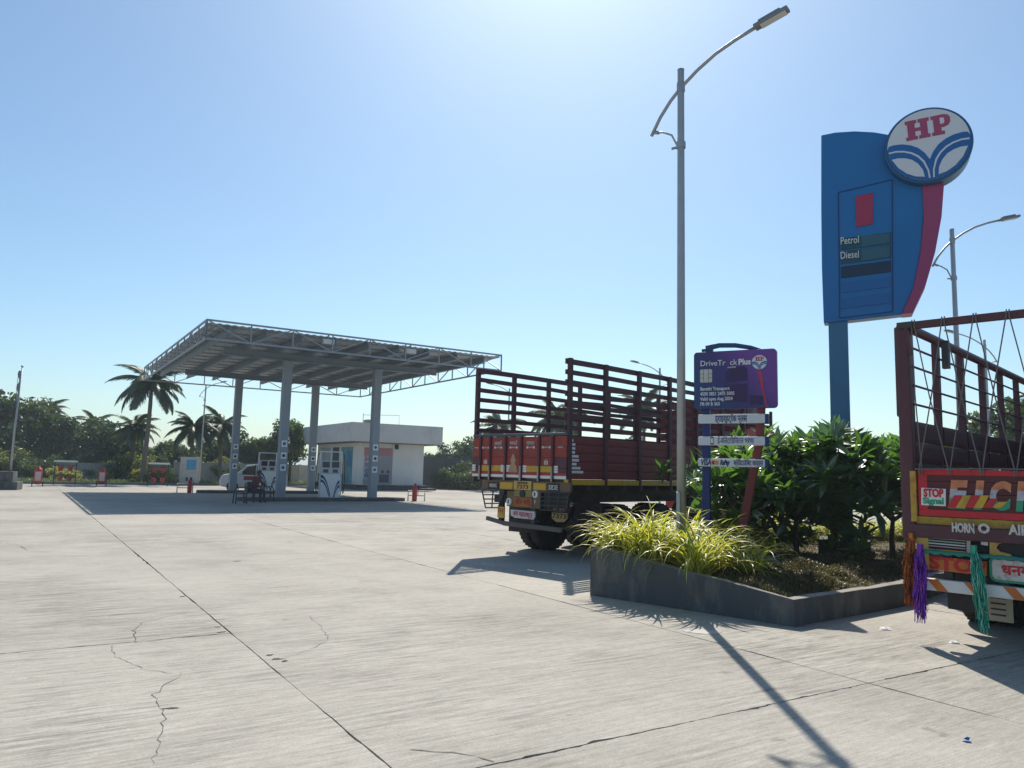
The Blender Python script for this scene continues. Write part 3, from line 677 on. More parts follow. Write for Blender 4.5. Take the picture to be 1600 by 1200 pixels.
# ================================================================= TRUCKS
def wheel_meshes():
    m = MB(); m.lathe([(.30, -.13), (.42, -.145), (.49, -.12), (.51, -.08), (.51, .08), (.49, .12), (.42, .145), (.30, .13)], 32, 'x')
    for i in range(32):
        a = i * PI / 16; m.box((-.0, math.cos(a) * .508, math.sin(a) * .508), (.2, .035, .02), 0, 0, a - PI / 2 + PI)
    ty = m.mesh('tyre', RUBBER)
    m = MB(); m.lathe([(.02, -.06), (.10, -.10), (.12, -.03), (.24, -.02), (.295, -.10), (.305, -.13), (.305, .13), (.27, .12), (.24, .04), (.12, .05), (.10, .12), (.02, .13)], 24, 'x')
    rim_ = m.mesh('rim', M('truck_rim', (.16, .07, .05), .6, .2, .2, 6, dirt=(.07, .05, .04), damt=.6)); return ty, rim_
TYRE, RIM = wheel_meshes()
def plank_mesh(L, h, t, mat, name='plank'):
    m = MB(); m.prism([(-h / 2, -t / 2), (-h / 2, t / 2), (-h * .3, t / 2 + .008), (h * .3, t / 2 + .008), (h / 2, t / 2), (h / 2, -t / 2), (h * .3, -t / 2 - .008), (-h * .3, -t / 2 - .008)], 0, L, 0, 'xy')
    # prism xy extrudes along z: turn to run along y, height in z, thickness in x
    m.v = [(b, c, a) for a, b, c in m.v]; return m.mesh(name, mat)
def truck(name, label, loc, rz, Lb, zf, zsR, zsL, ztop, nslat, slat_h, slat_mat, board_mat, post_mat, slat_r=None):
    t = thing(name, label, 'truck', loc, rz); W = 2.45
    for sx in (-.42, .42):
        m = MB(); m.b2(sx - .04, sx + .04, .1, Lb + 2.2, zf - .46, zf - .2); m.obj('chassis_rail', DARKST, t)
    m = MB()
    y = .12
    while y < Lb: m.b2(-1.16, 1.16, y, y + .1, zf - .20, zf - .08); y += .55
    m.obj('cross_bearers', DARKST, t)
    m = MB(); m.b2(-W / 2 + .03, W / 2 - .03, .03, Lb, zf - .08, zf); m.obj('load_floor', DARKST, t)
    for yy in (1.75, 3.12, Lb + 1.5):
        m = MB(); m.tube([(-.95, yy, .51), (.95, yy, .51)], .075, 10); m.lathe([(.02, -.2), (.14, -.16), (.2, 0), (.14, .16), (.02, .2)], 14, 'y', (0, yy, .51)); m.obj('axle', DARKST, t)
        for sx in ((-1.03, -.72, .72, 1.03) if yy < Lb else (-1.0, 1.0)):
            wv = bpy.data.objects.new('wheel', TYRE); COL.objects.link(wv); wv.parent = t; wv.location = (sx, yy, .51); link('rim', RIM, wv)
        if yy < Lb:
            for sx in (-.88, .88):
                m = MB(); m.tube([(sx * .55, yy - .6, .62), (sx * .55, yy, .72), (sx * .55, yy + .6, .62)], .04, 6); m.obj('leaf_spring', DARKST, t)
    for sx in (-.88, .88):
        m = MB(); m.b2(sx - .32, sx + .32, 1.02, 1.035, .38, 1.05); m.obj('mud_flap', RUBBER, t)
    m = MB(); m.lathe([(.05, 0), (.28, .02), (.30, .06), (.30, .94), (.28, .98), (.05, 1.0)], 18, 'y', (.95, 4.2, .82)); m.obj('fuel_tank', DARKST, t, True)
    for sx, zs in ((1, zsR), (-1, zsL)):
        nm = 'right' if sx > 0 else 'left'
        nr = 6; seg = Lb / nr; npk = 5; ph = (zs - zf) / npk
        pm = plank_mesh(seg - .09, ph - .008, .03, board_mat)
        for i in range(nr):
            for j in range(npk):
                o = link('plank', pm, t, 0, (sx * (W / 2 - .035), i * seg + .045, zf + ph * (j + .5)))
        m = MB(); m.b2(sx * (W / 2 - .04) - .04, sx * (W / 2 - .04) + .06 * sx, 0, Lb, zf - .10, zf - .004); m.obj('side_sill', YELLOW if sx > 0 else OLIVE, t)
        for i in range(nr + 1):
            yy = min(max(i * seg, .05), Lb - .05); top = ztop
            m = MB(); m.b2(sx * (W / 2 - .012) - .035, sx * (W / 2 - .012) + .035, yy - .045, yy + .045, zf - .1, top); m.obj('post', post_mat, t, bev=.006)
        dz = (ztop - zs) / nslat
        for j in range(nslat):
            zz = ztop - slat_h / 2 - dz * j
            m = MB()
            if slat_r: m.tube([(sx * (W / 2 - .06), .02, zz), (sx * (W / 2 - .06), Lb, zz)], slat_r if j else .05, 8)
            else:
                r = random.Random(j + 5 * sx); pts_ = [(0, 0), (Lb, r.uniform(-.012, .012))]
                ks = [(sx * (W / 2 - .06) + r.gauss(0, .006), -.02 + (Lb + .02) * q_ / 6, zz + r.gauss(0, .009)) for q_ in range(7)]
                for q_ in range(6): m.beam(ks[q_], ks[q_ + 1], .036, slat_h * (1.15 if j == 0 else 1))
            m.obj('slat', slat_mat, t)
    nz = int((ztop - zf) / .2)
    for j in range(nz):
        m = MB(); m.b2(-W / 2 + .08, W / 2 - .08, Lb - .06, Lb - .02, zf + j * .2 + .004, zf + j * .2 + .192); m.obj('headboard_plank', board_mat, t)
    # cab
    c0 = Lb + .18; cabm = RED
    pr = [(c0, .75), (c0, 2.75), (c0 + .25, 2.85), (c0 + 1.55, 2.80), (c0 + 1.95, 1.85), (c0 + 2.12, 1.7), (c0 + 2.15, .7)]
    m = MB(); m.prism(pr, -1.15, 1.15, 0, 'yz'); cab = m.obj('cab', cabm, t, bev=.04)
    m = MB(); m.prism([(c0 + 1.60, 2.62), (c0 + 1.92, 1.9), (c0 + 1.94, 1.9), (c0 + 1.62, 2.62)], -1.0, 1.0, 0, 'yz'); m.obj('windscreen', GLASSD, cab)
    for sx in (-1, 1):
        m = MB(); m.prism([(c0 + .7, 1.85), (c0 + .7, 2.55), (c0 + 1.5, 2.5), (c0 + 1.72, 1.85)], sx * 1.152 - .004, sx * 1.152 + .004, 0, 'yz'); m.obj('side_window', GLASSD, cab)
        m = MB(); m.lathe([(.02, 0), (.11, .02), (.11, .05)], 14, 'y', (sx * .85, c0 + 2.13, 1.0)); m.obj('headlight', WHITE2, cab)
    m = MB(); m.b2(-1.2, 1.2, c0 + 2.14, c0 + 2.3, .5, .78); m.obj('bumper', WHITE, cab)
    # carrier over the cab with a lashed tarpaulin bundle
    m = MB()
    for yy in (c0 + .1, c0 + 1.4):
        m.b2(-1.15, 1.15, yy, yy + .06, 2.86, 2.92)
        for sx in (-1.1, 1.1): m.b2(sx - .03, sx + .03, yy, yy + .06, 2.86, 3.3)
    m.b2(-1.15, 1.15, c0 + .1, c0 + 1.46, 2.90, 2.93); m.obj('roof_carrier', post_mat, t)
    m = MB(); r = random.Random(4); n1, n2 = 14, 12; vs = []
    for i in range(n1 + 1):
        for j in range(n2):
            a = 2 * PI * j / n2; k_ = 1 - abs(2 * i / n1 - 1) ** 5 * .5
            vs.append((-1.1 + 2.2 * i / n1, c0 + .75 + math.cos(a) * .62 * k_ + r.gauss(0, .025), 3.2 + math.sin(a) * .30 * k_ + r.gauss(0, .03)))
    m.add(vs, [(i * n2 + j, i * n2 + (j + 1) % n2, (i + 1) * n2 + (j + 1) % n2, (i + 1) * n2 + j) for i in range(n1) for j in range(n2)] + [tuple(range(n2)), tuple(n1 * n2 + j for j in range(n2))[::-1]])
    m.obj('tarpaulin', M('grey_tarpaulin', (.14, .13, .12), .8, 0, .25, 5, .4, 12), t)
    return t
# --- truck one: red slatted lorry
T1O = (.147, 14.37); T1R = -.776
t1 = truck('cargo_truck', 'red slatted cargo truck with painted tailgate parked beside the planter', (T1O[0], T1O[1], 0), T1R, 6.6, 1.49, 2.26, 2.26, 3.67, 7, .085, M('slat_red', (.095, .028, .036), .6, 0, .25, 4, dirt=(.06, .05, .05), damt=.5), MAROON, M('slat_post', (.075, .03, .038), .6, 0, .25, 4))
def q1(cx, cy): return on_plane(740 + cx * .15, 680 + cy * .15, T1O, T1R, -.03)
def rect1(cx0, cy0, cx1, cy1, mat, name, y0=-.05, y1=-.03, bev=0, par=None):
    a, zt = q1(cx0, cy0); b, zt_2 = q1(cx1, cy0); _, z0a = q1(cx0, cy1); _, z0b = q1(cx1, cy1)
    zt = (zt + zt_2) / 2; z0a = (z0a + z0b) / 2
    m = MB(); m.b2(a, b, y0, y1, z0a, zt); return m.obj(name, mat, par or t1, bev=bev)
cols = [(-1.225, -1.01), (-.96, -.74), (-.69, -.32), (-.27, .09), (.15, .55), (.60, .88), (.93, 1.225)]
TZ0, TZ1 = 1.49, 2.26
TAILP = M('tail_red', (.32, .040, .026), .55, 0, .22, 4, .1, 20, dirt=(.09, .04, .035), damt=.55)
for i, (a, b) in enumerate(cols):
    for j in range(4):
        h = (TZ1 - TZ0) / 4; m = MB(); m.b2(a + .003, b - .003, -.03, .0, TZ0 + j * h + .003, TZ0 + (j + 1) * h - .003); m.obj('tailgate_board', TAILP if (i not in (0, 6) or j > 1) else BROWNP, t1, bev=.004)
    if i < 6:
        m = MB(); m.b2(b, cols[i + 1][0], -.065, -.0, TZ0 - .06, TZ1 + .01); m.obj('tailgate_stake', M('stake_dark', (.085, .025, .03), .6, 0, .3, 5), t1, bev=.006)
        m = MB(); m.b2(b + .01, cols[i + 1][0] - .01, -.075, -.064, TZ0 - .05, TZ0 + .22); m.obj('hinge_strap', M('worn_white_metal', (.36, .34, .32), .6, .2, .2, 6, dirt=(.12, .09, .07), damt=.6), t1)
    m = MB(); m.b2(a + .004, b - .004, -.036, -.029, TZ0 + .005, TZ0 + .055); m.obj('white_band', WHITE, t1)
    m = MB(); m.b2(a + .004, b - .004, -.0345, -.029, TZ0 + .056, TZ0 + .10); m.obj('red_band', RED, t1)
    if i in (1, 2, 4, 5):
        c0, c1 = {1: (.02, .98), 2: (.03, .78), 4: (.25, .98), 5: (.0, .95)}[i]; m = MB(); m.b2(a + (b - a) * c0 + .005, a + (b - a) * c1 - .005, -.037, -.029, TZ0 + .115, TZ0 + .225); m.obj('yellow_block', YELLOW, t1)
    if i in (0, 2, 3, 4, 6):
        for k_ in range(3):
            xq = {0: a + .05, 2: b - .05, 3: a + .05, 4: a + .06, 6: a + .05}[i]; m = MB(); m.b2(xq - .045, xq + .045, -.0375, -.029, TZ0 + .108 + k_ * .044, TZ0 + .146 + k_ * .044); m.obj('white_mark', WHITE, t1)
    m = MB(); cx = (a + b) / 2; m.b2(cx - .06, cx + .06, -.036, -.029, TZ1 - .215, TZ1 - .19); m.obj('blue_dash', M('pale_blue', (.25, .36, .42), .5), t1)
    for sg in (-1, 1):
        if 0 < i < 6: m = MB(); m.b2(cx + sg * .085 - .018, cx + sg * .085 + .018, -.036, -.029, TZ1 - .222, TZ1 - .183); m.obj('white_mark', WHITE, t1)
for i, s in ((2, 'लक्ष्मी'), (3, 'गणपती'), (4, 'प्रसन्न')):
    a, b = cols[i]; text(s, .10, SCUFF, t1, (a + b) / 2, -.034, TZ1 - .125, width=.20)
for i in (1, 5):
    a, b = cols[i]; m = MB()
    for k_ in (-1, 0, 1): m.b2((a + b) / 2 + k_ * .035 - .008, (a + b) / 2 + k_ * .035 + .008, -.036, -.029, TZ0 + .25, TZ0 + .32 + .02 * (k_ == 0))
    m.obj('flame_mark', WHITE, t1)
# deity-like figure is left as a plain ornamental crest
a, b = cols[3]; cx = (a + b) / 2
m = MB(); m.prism([(cx - .12, TZ0 + .10), (cx + .12, TZ0 + .10), (cx + .10, TZ0 + .2), (cx + .05, TZ0 + .26), (cx + .07, TZ0 + .33), (cx + .02, TZ0 + .44), (cx - .02, TZ0 + .44), (cx - .07, TZ0 + .33), (cx - .05, TZ0 + .26), (cx - .10, TZ0 + .2)], -.038, -.029); m.obj('crest', M('crest_tan', (.42, .26, .14), .6, 0, .4, 14), t1)
m = MB(); m.b2(-1.235, 1.235, -.03, .02, TZ1 + .012, TZ1 + .06); m.obj('tailgate_top_rail', TEAL if False else M('blue_grey_rail', (.06, .085, .11), .5), t1, bev=.01)
# plank edge pattern at the right rear corner
for k_ in range(9):
    m = MB(); m.b2(1.226, 1.236, .10, .10 + (.34 - .035 * k_) * (.75 + .25 * math.sin(k_ * 1.9 + 1)), 1.6 + k_ * .07, 1.645 + k_ * .07); m.obj('white_flake', WHITE, t1)
# rows below the tailgate
rect1(85, 478, 1005, 580, OLIVE, 'rear_sill', -.02, .04)
rect1(150, 490, 262, 560, BLACK, 'dark_plate', -.035, -.015); rect1(275, 490, 408, 560, YELLOW, 'yellow_plate', -.032, -.015)
rect1(622, 500, 752, 570, YELLOW, 'yellow_plate', -.032, -.015); rect1(772, 505, 890, 585, BLACK, 'dark_plate', -.035, -.015)
pl_ = rect1(425, 478, 606, 570, M('plate_yellow', (.55, .38, .10), .5, 0, .2, 8), 'number_plate', -.045, -.02)
x, z = q1(515, 540); text('7373', .1, M('plate_red_ink', (.25, .04, .02), .5), t1, x, -.048, z, width=.30, bold=.003)
x, z = q1(515, 497)
for i in range(6): m = MB(); m.b2(x - .13 + i * .045, x - .10 + i * .045, -.048, -.044, z - .02, z + .02); m.obj('worn_character', BLACK, t1)
x, z = q1(205, 525); text('WRONG', .1, SCUFF, t1, x, -.038, z, width=.20, bold=.002)
x, z = q1(832, 548); text('SIDE', .12, SCUFF, t1, x, -.038, z, width=.22, bold=.002)
rect1(345, 582, 425, 740, OLIVE, 'bracket_plate', -.02, .03); rect1(425, 578, 605, 642, M('olive_yellow', (.26, .21, .06), .6, 0, .3, 8), 'light_board', -.03, .03); rect1(605, 578, 690, 765, OLIVE, 'bracket_plate', -.025, .025)
x, z = q1(510, 612); m = MB(); m.lathe([(.02, -.05), (.07, -.045), (.075, -.02), (.075, 0)], 18, 'y', (x, 0, z)); m.obj('tow_hole', BLACK, t1)
rect1(412, 645, 610, 750, M('rust_orange', (.33, .12, .03), .6, 0, .4, 10, dirt=(.1, .05, .03), damt=.6, dscale=8), 'ornate_plate', -.04, .03)
x, z = q1(510, 697); text('ओम साई', .12, RED, t1, x, -.044, z, width=.40)
for cx_, cy_ in ((368, 690), (643, 615)):
    x, z = q1(cx_, cy_); m = MB(); m.lathe([(.02, -.05), (.065, -.045), (.07, -.02), (.07, .0)], 18, 'y', (x, 0, z)); o = m.obj('reflector', WHITE, t1); m = MB(); m.b2(x - .014, x + .014, -.055, -.045, z - .035, z + .035); m.obj('reflector_mark', BLACK, o)
x, z = q1(640, 700); text('F', .12, SCUFF, t1, x, -.03, z)
rect1(258, 745, 325, 860, YELLOW, 'yellow_plate', -.05, -.02); x, z = q1(292, 785); text('D1', .11, RED, t1, x, -.055, z, width=.11)
m = MB(); c = [q1(*k_) for k_ in ((395, 772), (645, 795), (648, 850), (630, 880), (440, 860), (397, 835))]; m.prism(c, -.06, -.03); m.obj('name_plate', M('plate_pinkwhite', (.62, .55, .56), .5, 0, .08), t1, bev=.006)
x, z = q1(522, 825); text('जय महाराष्ट्र', .13, M('plate_red', (.5, .04, .06), .5), t1, x, -.064, z, width=.50, tilt=-.05)
m = MB(); c = [q1(*k_) for k_ in ((815, 805), (968, 812), (972, 870), (940, 905), (860, 905), (815, 865))]; m.prism(c, -.03, .0); m.obj('number_plate', M('plate_tan', (.34, .22, .08), .6, 0, .3, 8), t1)
x, z = q1(893, 845); text('7373', .12, BLACK, t1, x, -.033, z, width=.32, bold=.003)
x, z = q1(890, 780)
for i in range(4): m = MB(); m.b2(x - .13 + i * .07, x - .085 + i * .07, -.034, -.03, z - .03, z + .03); m.obj('worn_character', M('dim_orange', (.3, .12, .04), .6), t1)
# ladders / lamp cages and bumper
def cage(pts4, nh, nv, name, r=.014, y=-.04):
    m = MB(); A, B, C, D = [q1(*p) for p in pts4]      # tl tr br bl
    P3 = lambda s, t_: (((A[0] * (1 - s) + B[0] * s) * (1 - t_) + (D[0] * (1 - s) + C[0] * s) * t_), y, ((A[1] * (1 - s) + B[1] * s) * (1 - t_) + (D[1] * (1 - s) + C[1] * s) * t_))
    for i in range(nh): m.tube([P3(0, i / (nh - 1)), P3(1, i / (nh - 1))], r, 6)
    for i in range(nv): m.tube([P3(i / (nv - 1), 0), P3(i / (nv - 1), 1)], r, 6)
    return m.obj(name, DARKST, t1)
cage([(92, 575), (325, 575), (260, 755), (128, 755)], 5, 3, 'lamp_guard'); cage([(705, 595), (1000, 600), (965, 790), (700, 775)], 5, 4, 'lamp_guard')
rect1(720, 605, 975, 770, BLACK, 'lamp_panel', .0, .04); rect1(205, 620, 330, 700, BLACK, 'lamp_panel', .0, .05)
m = MB(); a = q1(142, 862); b = q1(330, 918); c = q1(1000, 960)
m.beam((a[0], -.04, a[1]), (b[0], -.04, b[1]), .06, .075); m.beam((b[0] - .03, -.04, b[1]), (1.15, -.04, b[1] - .03), .06, .085); m.obj('underrun_bar', M('worn_bar', (.12, .105, .095), .6, .2, .3, 6), t1, bev=.008)
for xx in (-.42, .42):
    m = MB(); m.b2(xx - .05, xx + .05, -.01, .06, b[1] - .02, 1.3); m.obj('bar_bracket', DARKST, t1)

# --- truck two: painted tailgate with ropes and tassels
T2R = -.776; T2O = (4.2 + .714 * 1.225, 8.0 - .70 * 1.225)
BR2 = M('dark_maroon_wood', (.085, .022, .024), .6, 0, .3, 4, .2, 20, dirt=(.05, .03, .03), damt=.5)
def q2(px, py_, y=-.05): return on_plane(px, py_, T2O, T2R, y)
ZT2 = q2(1436, 508)[1]
t2 = truck('roped_truck', 'brown cargo truck with ropes, tassels and a painted red tailgate', (T2O[0], T2O[1], 0), T2R, 6.2, 1.12, 2.24, 2.24, ZT2, 5, .05, BROWNP, BR2, BROWNP, .013)
# corner post, top bar
xa, _ = q2(1407, 560); xb2, _ = q2(1424, 560)
for sg, nm in ((-1, 'l'), (1, 'r')):
    m = MB(); m.b2(sg * 1.225 - .075, sg * 1.225 + .055, -.07, .05, 1.0, ZT2 + .02); m.obj('corner_post', BROWNP, t2, bev=.02)
    m = MB(); m.b2(sg * 1.225 - .10 * (sg < 0) - .0, sg * 1.225 + .10 * (sg > 0), -.05, .06, 2.28, ZT2 + .01); m.obj('post_sleeve', BROWNP, t2, bev=.02)
    m = MB(); m.box((sg * 1.17, -.085, ZT2 - .15), (.035, .02, .34), 0, 0, 0, .15 * sg); m.obj('latch_strap', BROWNP, t2)
    m = MB(); m.box((sg * 1.2, -.02, ZT2 + .01), (.16, .16, .07)); m.obj('post_cap', DARKST, t2, bev=.01)
zA = q2(1440, 504)[1]; zB = q2(1600, 485)[1]
m = MB(); m.b2(-1.19, 1.19, -.075, -.01, ZT2 - .035, ZT2 + .045); m.obj('rear_top_bar', BROWNP, t2, bev=.01)
m = MB(); m.b2(-1.13, -1.06, .95, 1.03, 2.9, ZT2 - .02); m.obj('side_latch', DARKST, t2)
ROPE = M('rope_grey', (.17, .16, .15), .9, 0, .15, 40, .4, 150)
ztail = q2(1436, 733)[1]
xs_t = [-1.12 + .285 * i for i in range(9)]
for i in range(9):
    for d_ in (-1, 1):
        if not 0 <= i + d_ < 9: 
            if i == 0: xb_ = xs_t[0] + .02
            else: continue
        else: xb_ = xs_t[i + d_]
        r = random.Random(i * 3 + d_); m = MB(); p0 = Vector((xs_t[i] + .012 * d_, -.085, ZT2 + .0)); p1 = Vector((xb_ - .01 * d_, -.075 - .006 * d_, ztail + .02)); mid = p0.lerp(p1, .5) + Vector((r.uniform(-.015, .015), -.01, 0))
        m.tube([p0 + Vector((0, .02, .06)), p0, mid, p1, p1 + Vector((0, 0, -.08))], .0065, 6); m.obj('rope', ROPE, t2)
m = MB(); m.tube([(-1.15, -.085, ztail + .0), (-.4, -.09, ztail + .015), (.4, -.09, ztail - .0), (1.15, -.085, ztail + .01)], .0075, 6); m.obj('rope', ROPE, t2)
# tailgate
zb2 = q2(1436, 806)[1]; zy = q2(1436, 818)[1]; zh0 = q2(1420, 838)[1]
TG = M('tail_dark_maroon', (.10, .018, .02), .55, 0, .25, 5, dirt=(.05, .03, .03), damt=.5)
for j in range(4):
    h = (ztail - zb2) / 4; m = MB(); m.b2(-1.14, 1.14, -.045, -.01, zb2 + j * h + .002, zb2 + (j + 1) * h - .002); m.obj('tailgate_board', TG, t2, bev=.003)
RB = M('bright_red', (.55, .02, .03), .5, 0, .12, 5, dirt=(.2, .03, .03), damt=.4)
for (x0, x1, z0, z1) in ((-1.135, 1.135, ztail - .055, ztail - .005), (-1.135, 1.135, zb2 + .005, zb2 + .07), (-1.135, -1.05, zb2 + .072, ztail - .057), (1.05, 1.135, zb2 + .072, ztail - .057)):
    m = MB(); m.b2(x0, x1, -.050, -.044, z0, z1); m.obj('red_border', RB, t2)
m = MB(); m.b2(-1.16, 1.16, -.055, .0, zy, zb2 - .003); m.obj('yellow_ledge', M('worn_yellow_ledge', (.40, .26, .03), .6, 0, .3, 9, dirt=(.12, .03, .03), damt=.8, dscale=9), t2)
m = MB(); m.b2(-1.225 + .02, -1.15, -.075, -.03, zy + .02, ztail - .02); m.obj('ornate_edge', M('yellow_red_edge', (.50, .30, .04), .6, 0, .3, 9, dirt=(.35, .05, .03), damt=.8, dscale=12), t2)
# sign plate and letters
def quad2(pix, mat, name, y0, y1, par=None):
    m = MB(); m.prism([q2(px, py_) for px, py_ in pix], y0, y1); return m.obj(name, mat, par or t2)
sg_ = quad2(((1440, 762), (1478, 764), (1478, 791), (1440, 789)), WHITE, 'stop_plate', -.062, -.046)
x, z = q2(1459, 771); text('STOP', .11, RB, t2, x, -.065, z, width=.185, bold=.005)
x, z = q2(1459, 783); text('Signal', .085, GREEN, t2, x, -.065, z, width=.19, bold=.003)
TRI = [M('tri_orange', (.62, .22, .10), .5, 0, .2, 12, dirt=(.2, .05, .04), damt=.6, dscale=14), M('tri_white', (.46, .47, .50), .5, 0, .2, 12, dirt=(.15, .06, .06), damt=.5, dscale=14), M('tri_green', (.04, .32, .18), .5, 0, .2, 12)]
zl0 = q2(1500, 795)[1]; zl1 = q2(1500, 750)[1]
def tri_letter(ch, x, wd, shear=.15):
    o = text(ch, .5, TRI[1], t2, 0, 0, 0, shear=shear, bold=.03, ext=.003)
    me = o.data; a = np.zeros(len(me.vertices) * 3); me.vertices.foreach_get('co', a); a = a.reshape(-1, 3)
    a[:, 0] = (a[:, 0] - a[:, 0].min()) / np.ptp(a[:, 0]) * wd + x; a[:, 2] = (a[:, 2] - a[:, 2].min()) / np.ptp(a[:, 2]) * (zl1 - zl0) + zl0; a[:, 1] = a[:, 1] - .05
    me.vertices.foreach_set('co', a.ravel())
    # cut into three colour bands
    bm = bmesh.new(); bm.from_mesh(me)
    for fz in (.36, .68):
        zc = zl0 + (zl1 - zl0) * fz; bmesh.ops.bisect_plane(bm, geom=bm.verts[:] + bm.edges[:] + bm.faces[:], plane_co=(0, 0, zc), plane_no=(0, 0, 1))
    me.materials.clear()
    for t_ in TRI: me.materials.append(t_)
    for f in bm.faces:
        k_ = (f.calc_center_median().z - zl0) / (zl1 - zl0); f.material_index = 2 if k_ < .36 else (1 if k_ < .68 else 0)
    bm.to_mesh(me); bm.free(); me.update(); return o
xe = q2(1481, 770)[0]; xi = q2(1520, 770)[0]; xcc = q2(1546, 770)[0]; xh = q2(1586, 770)[0]
tri_letter('E', xe, q2(1513, 770)[0] - xe); tri_letter('I', xi, q2(1539, 770)[0] - xi); tri_letter('C', xcc, q2(1581, 770)[0] - xcc); tri_letter('H', xh, .2); tri_letter('E', xh + .27, .2); tri_letter('R', xh + .54, .2)
# red and yellow slanting stripes over the first letters
for i in range(6):
    x0 = 1480 + i * 14; m = MB(); y1_ = 774 if i < 4 else 774 + (i - 3) * 5
    c = [(x0, 793), (x0 + 13.5, 794), (x0 + 24, y1_), (x0 + 11, y1_)]
    quad2(c, RB if i % 2 == 0 else YELLOW, 'slant_stripe', -.060, -.0535)
# beam with HORN OK
m = MB(); m.b2(-1.225, 1.225, -.09, .03, zh0, zy - .004); m.obj('rear_beam', BROWNP, t2, bev=.01)
x, z = q2(1505, 825.5, -.09); text('HORN', .12, SCUFF, t2, x, -.094, z, width=q2(1523, 825)[0] - q2(1488, 825)[0], bold=.006)
x, z = q2(1537.5, 826.5, -.09); text('O', .12, SCUFF, t2, x, -.094, z, bold=.006)
x, z = q2(1592, 829, -.09); text('AIR', .13, SCUFF, t2, x, -.094, z, width=.17, bold=.005)
# painted uprights and light board
YR = M('yellow_ornament', (.62, .42, .10), .55, 0, .2, 6, dirt=(.45, .16, .03), damt=.7, dscale=7)
zbm = q2(1440, 905)[1]
m = MB(); m.prism([(-1.225, zh0 - .004), (-1.06, zh0 - .004), (-1.06, zbm + .1), (-1.13, zbm + .12), (-1.12, zbm + .2), (-1.17, zbm + .25), (-1.15, zbm + .34), (-1.225, zbm + .40)], -.05, .0); m.obj('painted_upright', YR, t2)
quad2(((1436, 826), (1514, 834), (1514, 866), (1438, 862)), BLACK, 'lamp_board', -.03, .0)
for i in range(5):
    quad2(((1441, 834 + i * 4.2), (1508, 840 + i * 4.2), (1508, 841.7 + i * 4.2), (1441, 835.7 + i * 4.2)), (WHITE, M('pale_pink', (.55, .35, .38), .5), M('pale_green', (.3, .5, .4), .5))[i % 3], 'reflector_bar', -.042, -.029)
for i in range(4):
    x, z = q2(1454 + i * 16, 830.5 + i * 1.2); m = MB(); m.prism(ellipse(x, z, .022, 8), -.045, -.028); m.obj('round_marker', (YELLOW, M('pale_pink', (.5, .3, .3)))[i % 2], t2)
quad2(((1440, 856), (1508, 862), (1508, 868), (1440, 863)), YELLOW, 'yellow_strip', -.043, -.028)
quad2(((1510, 830), (1516, 830.5), (1516, 868), (1510, 867)), M('pale_stripe', (.5, .42, .42), .5), 'side_strip', -.044, -.028)
quad2(((1532, 836), (1543, 837), (1543, 853), (1532, 851)), WHITE, 'white_reflector', -.035, -.02)
m = MB(); c = [q2(px, py_) for px, py_ in ((1546, 838), (1600, 844), (1600, 874), (1586, 872), (1577, 866), (1558, 864), (1553, 856), (1558, 846), (1548, 843))]
m.prism([q2(px, py_) for px, py_ in ((1546, 838), (1583, 841), (1580, 846), (1560, 850), (1556, 856), (1562, 862), (1578, 866), (1584, 873), (1546, 871))], -.045, -.015); m.obj('ornament_plate', YR, t2)
m = MB(); m.b2(-.5, .75, -.012, .0, zbm + .1, zh0); m.obj('back_plate', BLACK, t2)
# green wrapped bar, plates, bumper
z1 = q2(1440, 861, -.14)[1]
m = MB(); pts_ = [(x_, -.14, z1 + .006 * math.sin(x_ * 60)) for x_ in np.linspace(-1.1, 1.1, 60)]; m.tube(pts_, [.021 + .004 * math.sin(i * 2.2) for i in range(60)], 8); m.obj('wrapped_bar', TEAL, t2, True)
for xx in (-1.0, 0, 1.0):
    m = MB(); m.b2(xx - .02, xx + .02, -.14, .0, z1 - .015, z1 + .015); m.obj('bar_bracket', DARKST, t2)
o = quad2(((1447, 868), (1541, 878), (1541, 900), (1447, 889)), ORANGE, 'stop_board', -.04, -.01)
x, z = q2(1494, 884); text('STOP', .17, RB, t2, x, -.044, z, width=q2(1537, 885)[0] - q2(1449, 885)[0], bold=.006, tilt=-.012)
x0, z0 = q2(1546, 905); x1, z1_ = q2(1640, 880)
m = MB(); m.prism(rrect(x0, x0 + .72, z0 - .02, z1_ + .02, .06), -.035, -.01); m.obj('name_plate', GREEN, t2); m = MB(); m.prism(rrect(x0 + .025, x0 + .695, z0 + .005, z1_ - .005, .04), -.042, -.034); m.obj('plate_face', SCUFF, t2)
text('धनगरवाडा', .13, RB, t2, x0 + .36, -.046, (z0 + z1_) / 2, width=.52, bold=.004)
zb0 = q2(1447, 915)[1]
m = MB(); m.b2(-1.12, 1.12, -.06, .02, zb0 - .04, zb0 + .075); m.obj('bumper', WHITE, t2, bev=.008)
for i in range(7):
    x_ = -1.08 + i * .33; m = MB(); m.prism([(x_, zb0 + .072), (x_ + .10, zb0 + .072), (x_ + .19, zb0 - .038), (x_ + .09, zb0 - .038)], -.064, -.058); m.obj('bumper_stripe', ORANGE, t2)
for xx in (-.42, .42, -.9, .9):
    m = MB(); m.b2(xx - .04, xx + .04, -.0, .07, zb0, 1.0); m.obj('bumper_bracket', DARKST, t2)
x, z = q2(1557, 948, .3); m = MB(); m.b2(x - .1, x + .14, .3, .312, z - .14, z + .14); m.obj('mud_flap', M('cream_flap', (.42, .38, .26), .7, 0, .15, 6, dirt=(.2, .15, .1), damt=.6), t2)
m = MB()
for i in range(4): m.b2(x - .05, x + .08, .293, .301, z + .08 - i * .055, z + .095 - i * .055)
m.obj('flap_print', BLACK, t2)
m = MB(); m.b2(-1.0, -.5, .32, .35, .3, .95); m.obj('dark_flap', BLACK, t2)
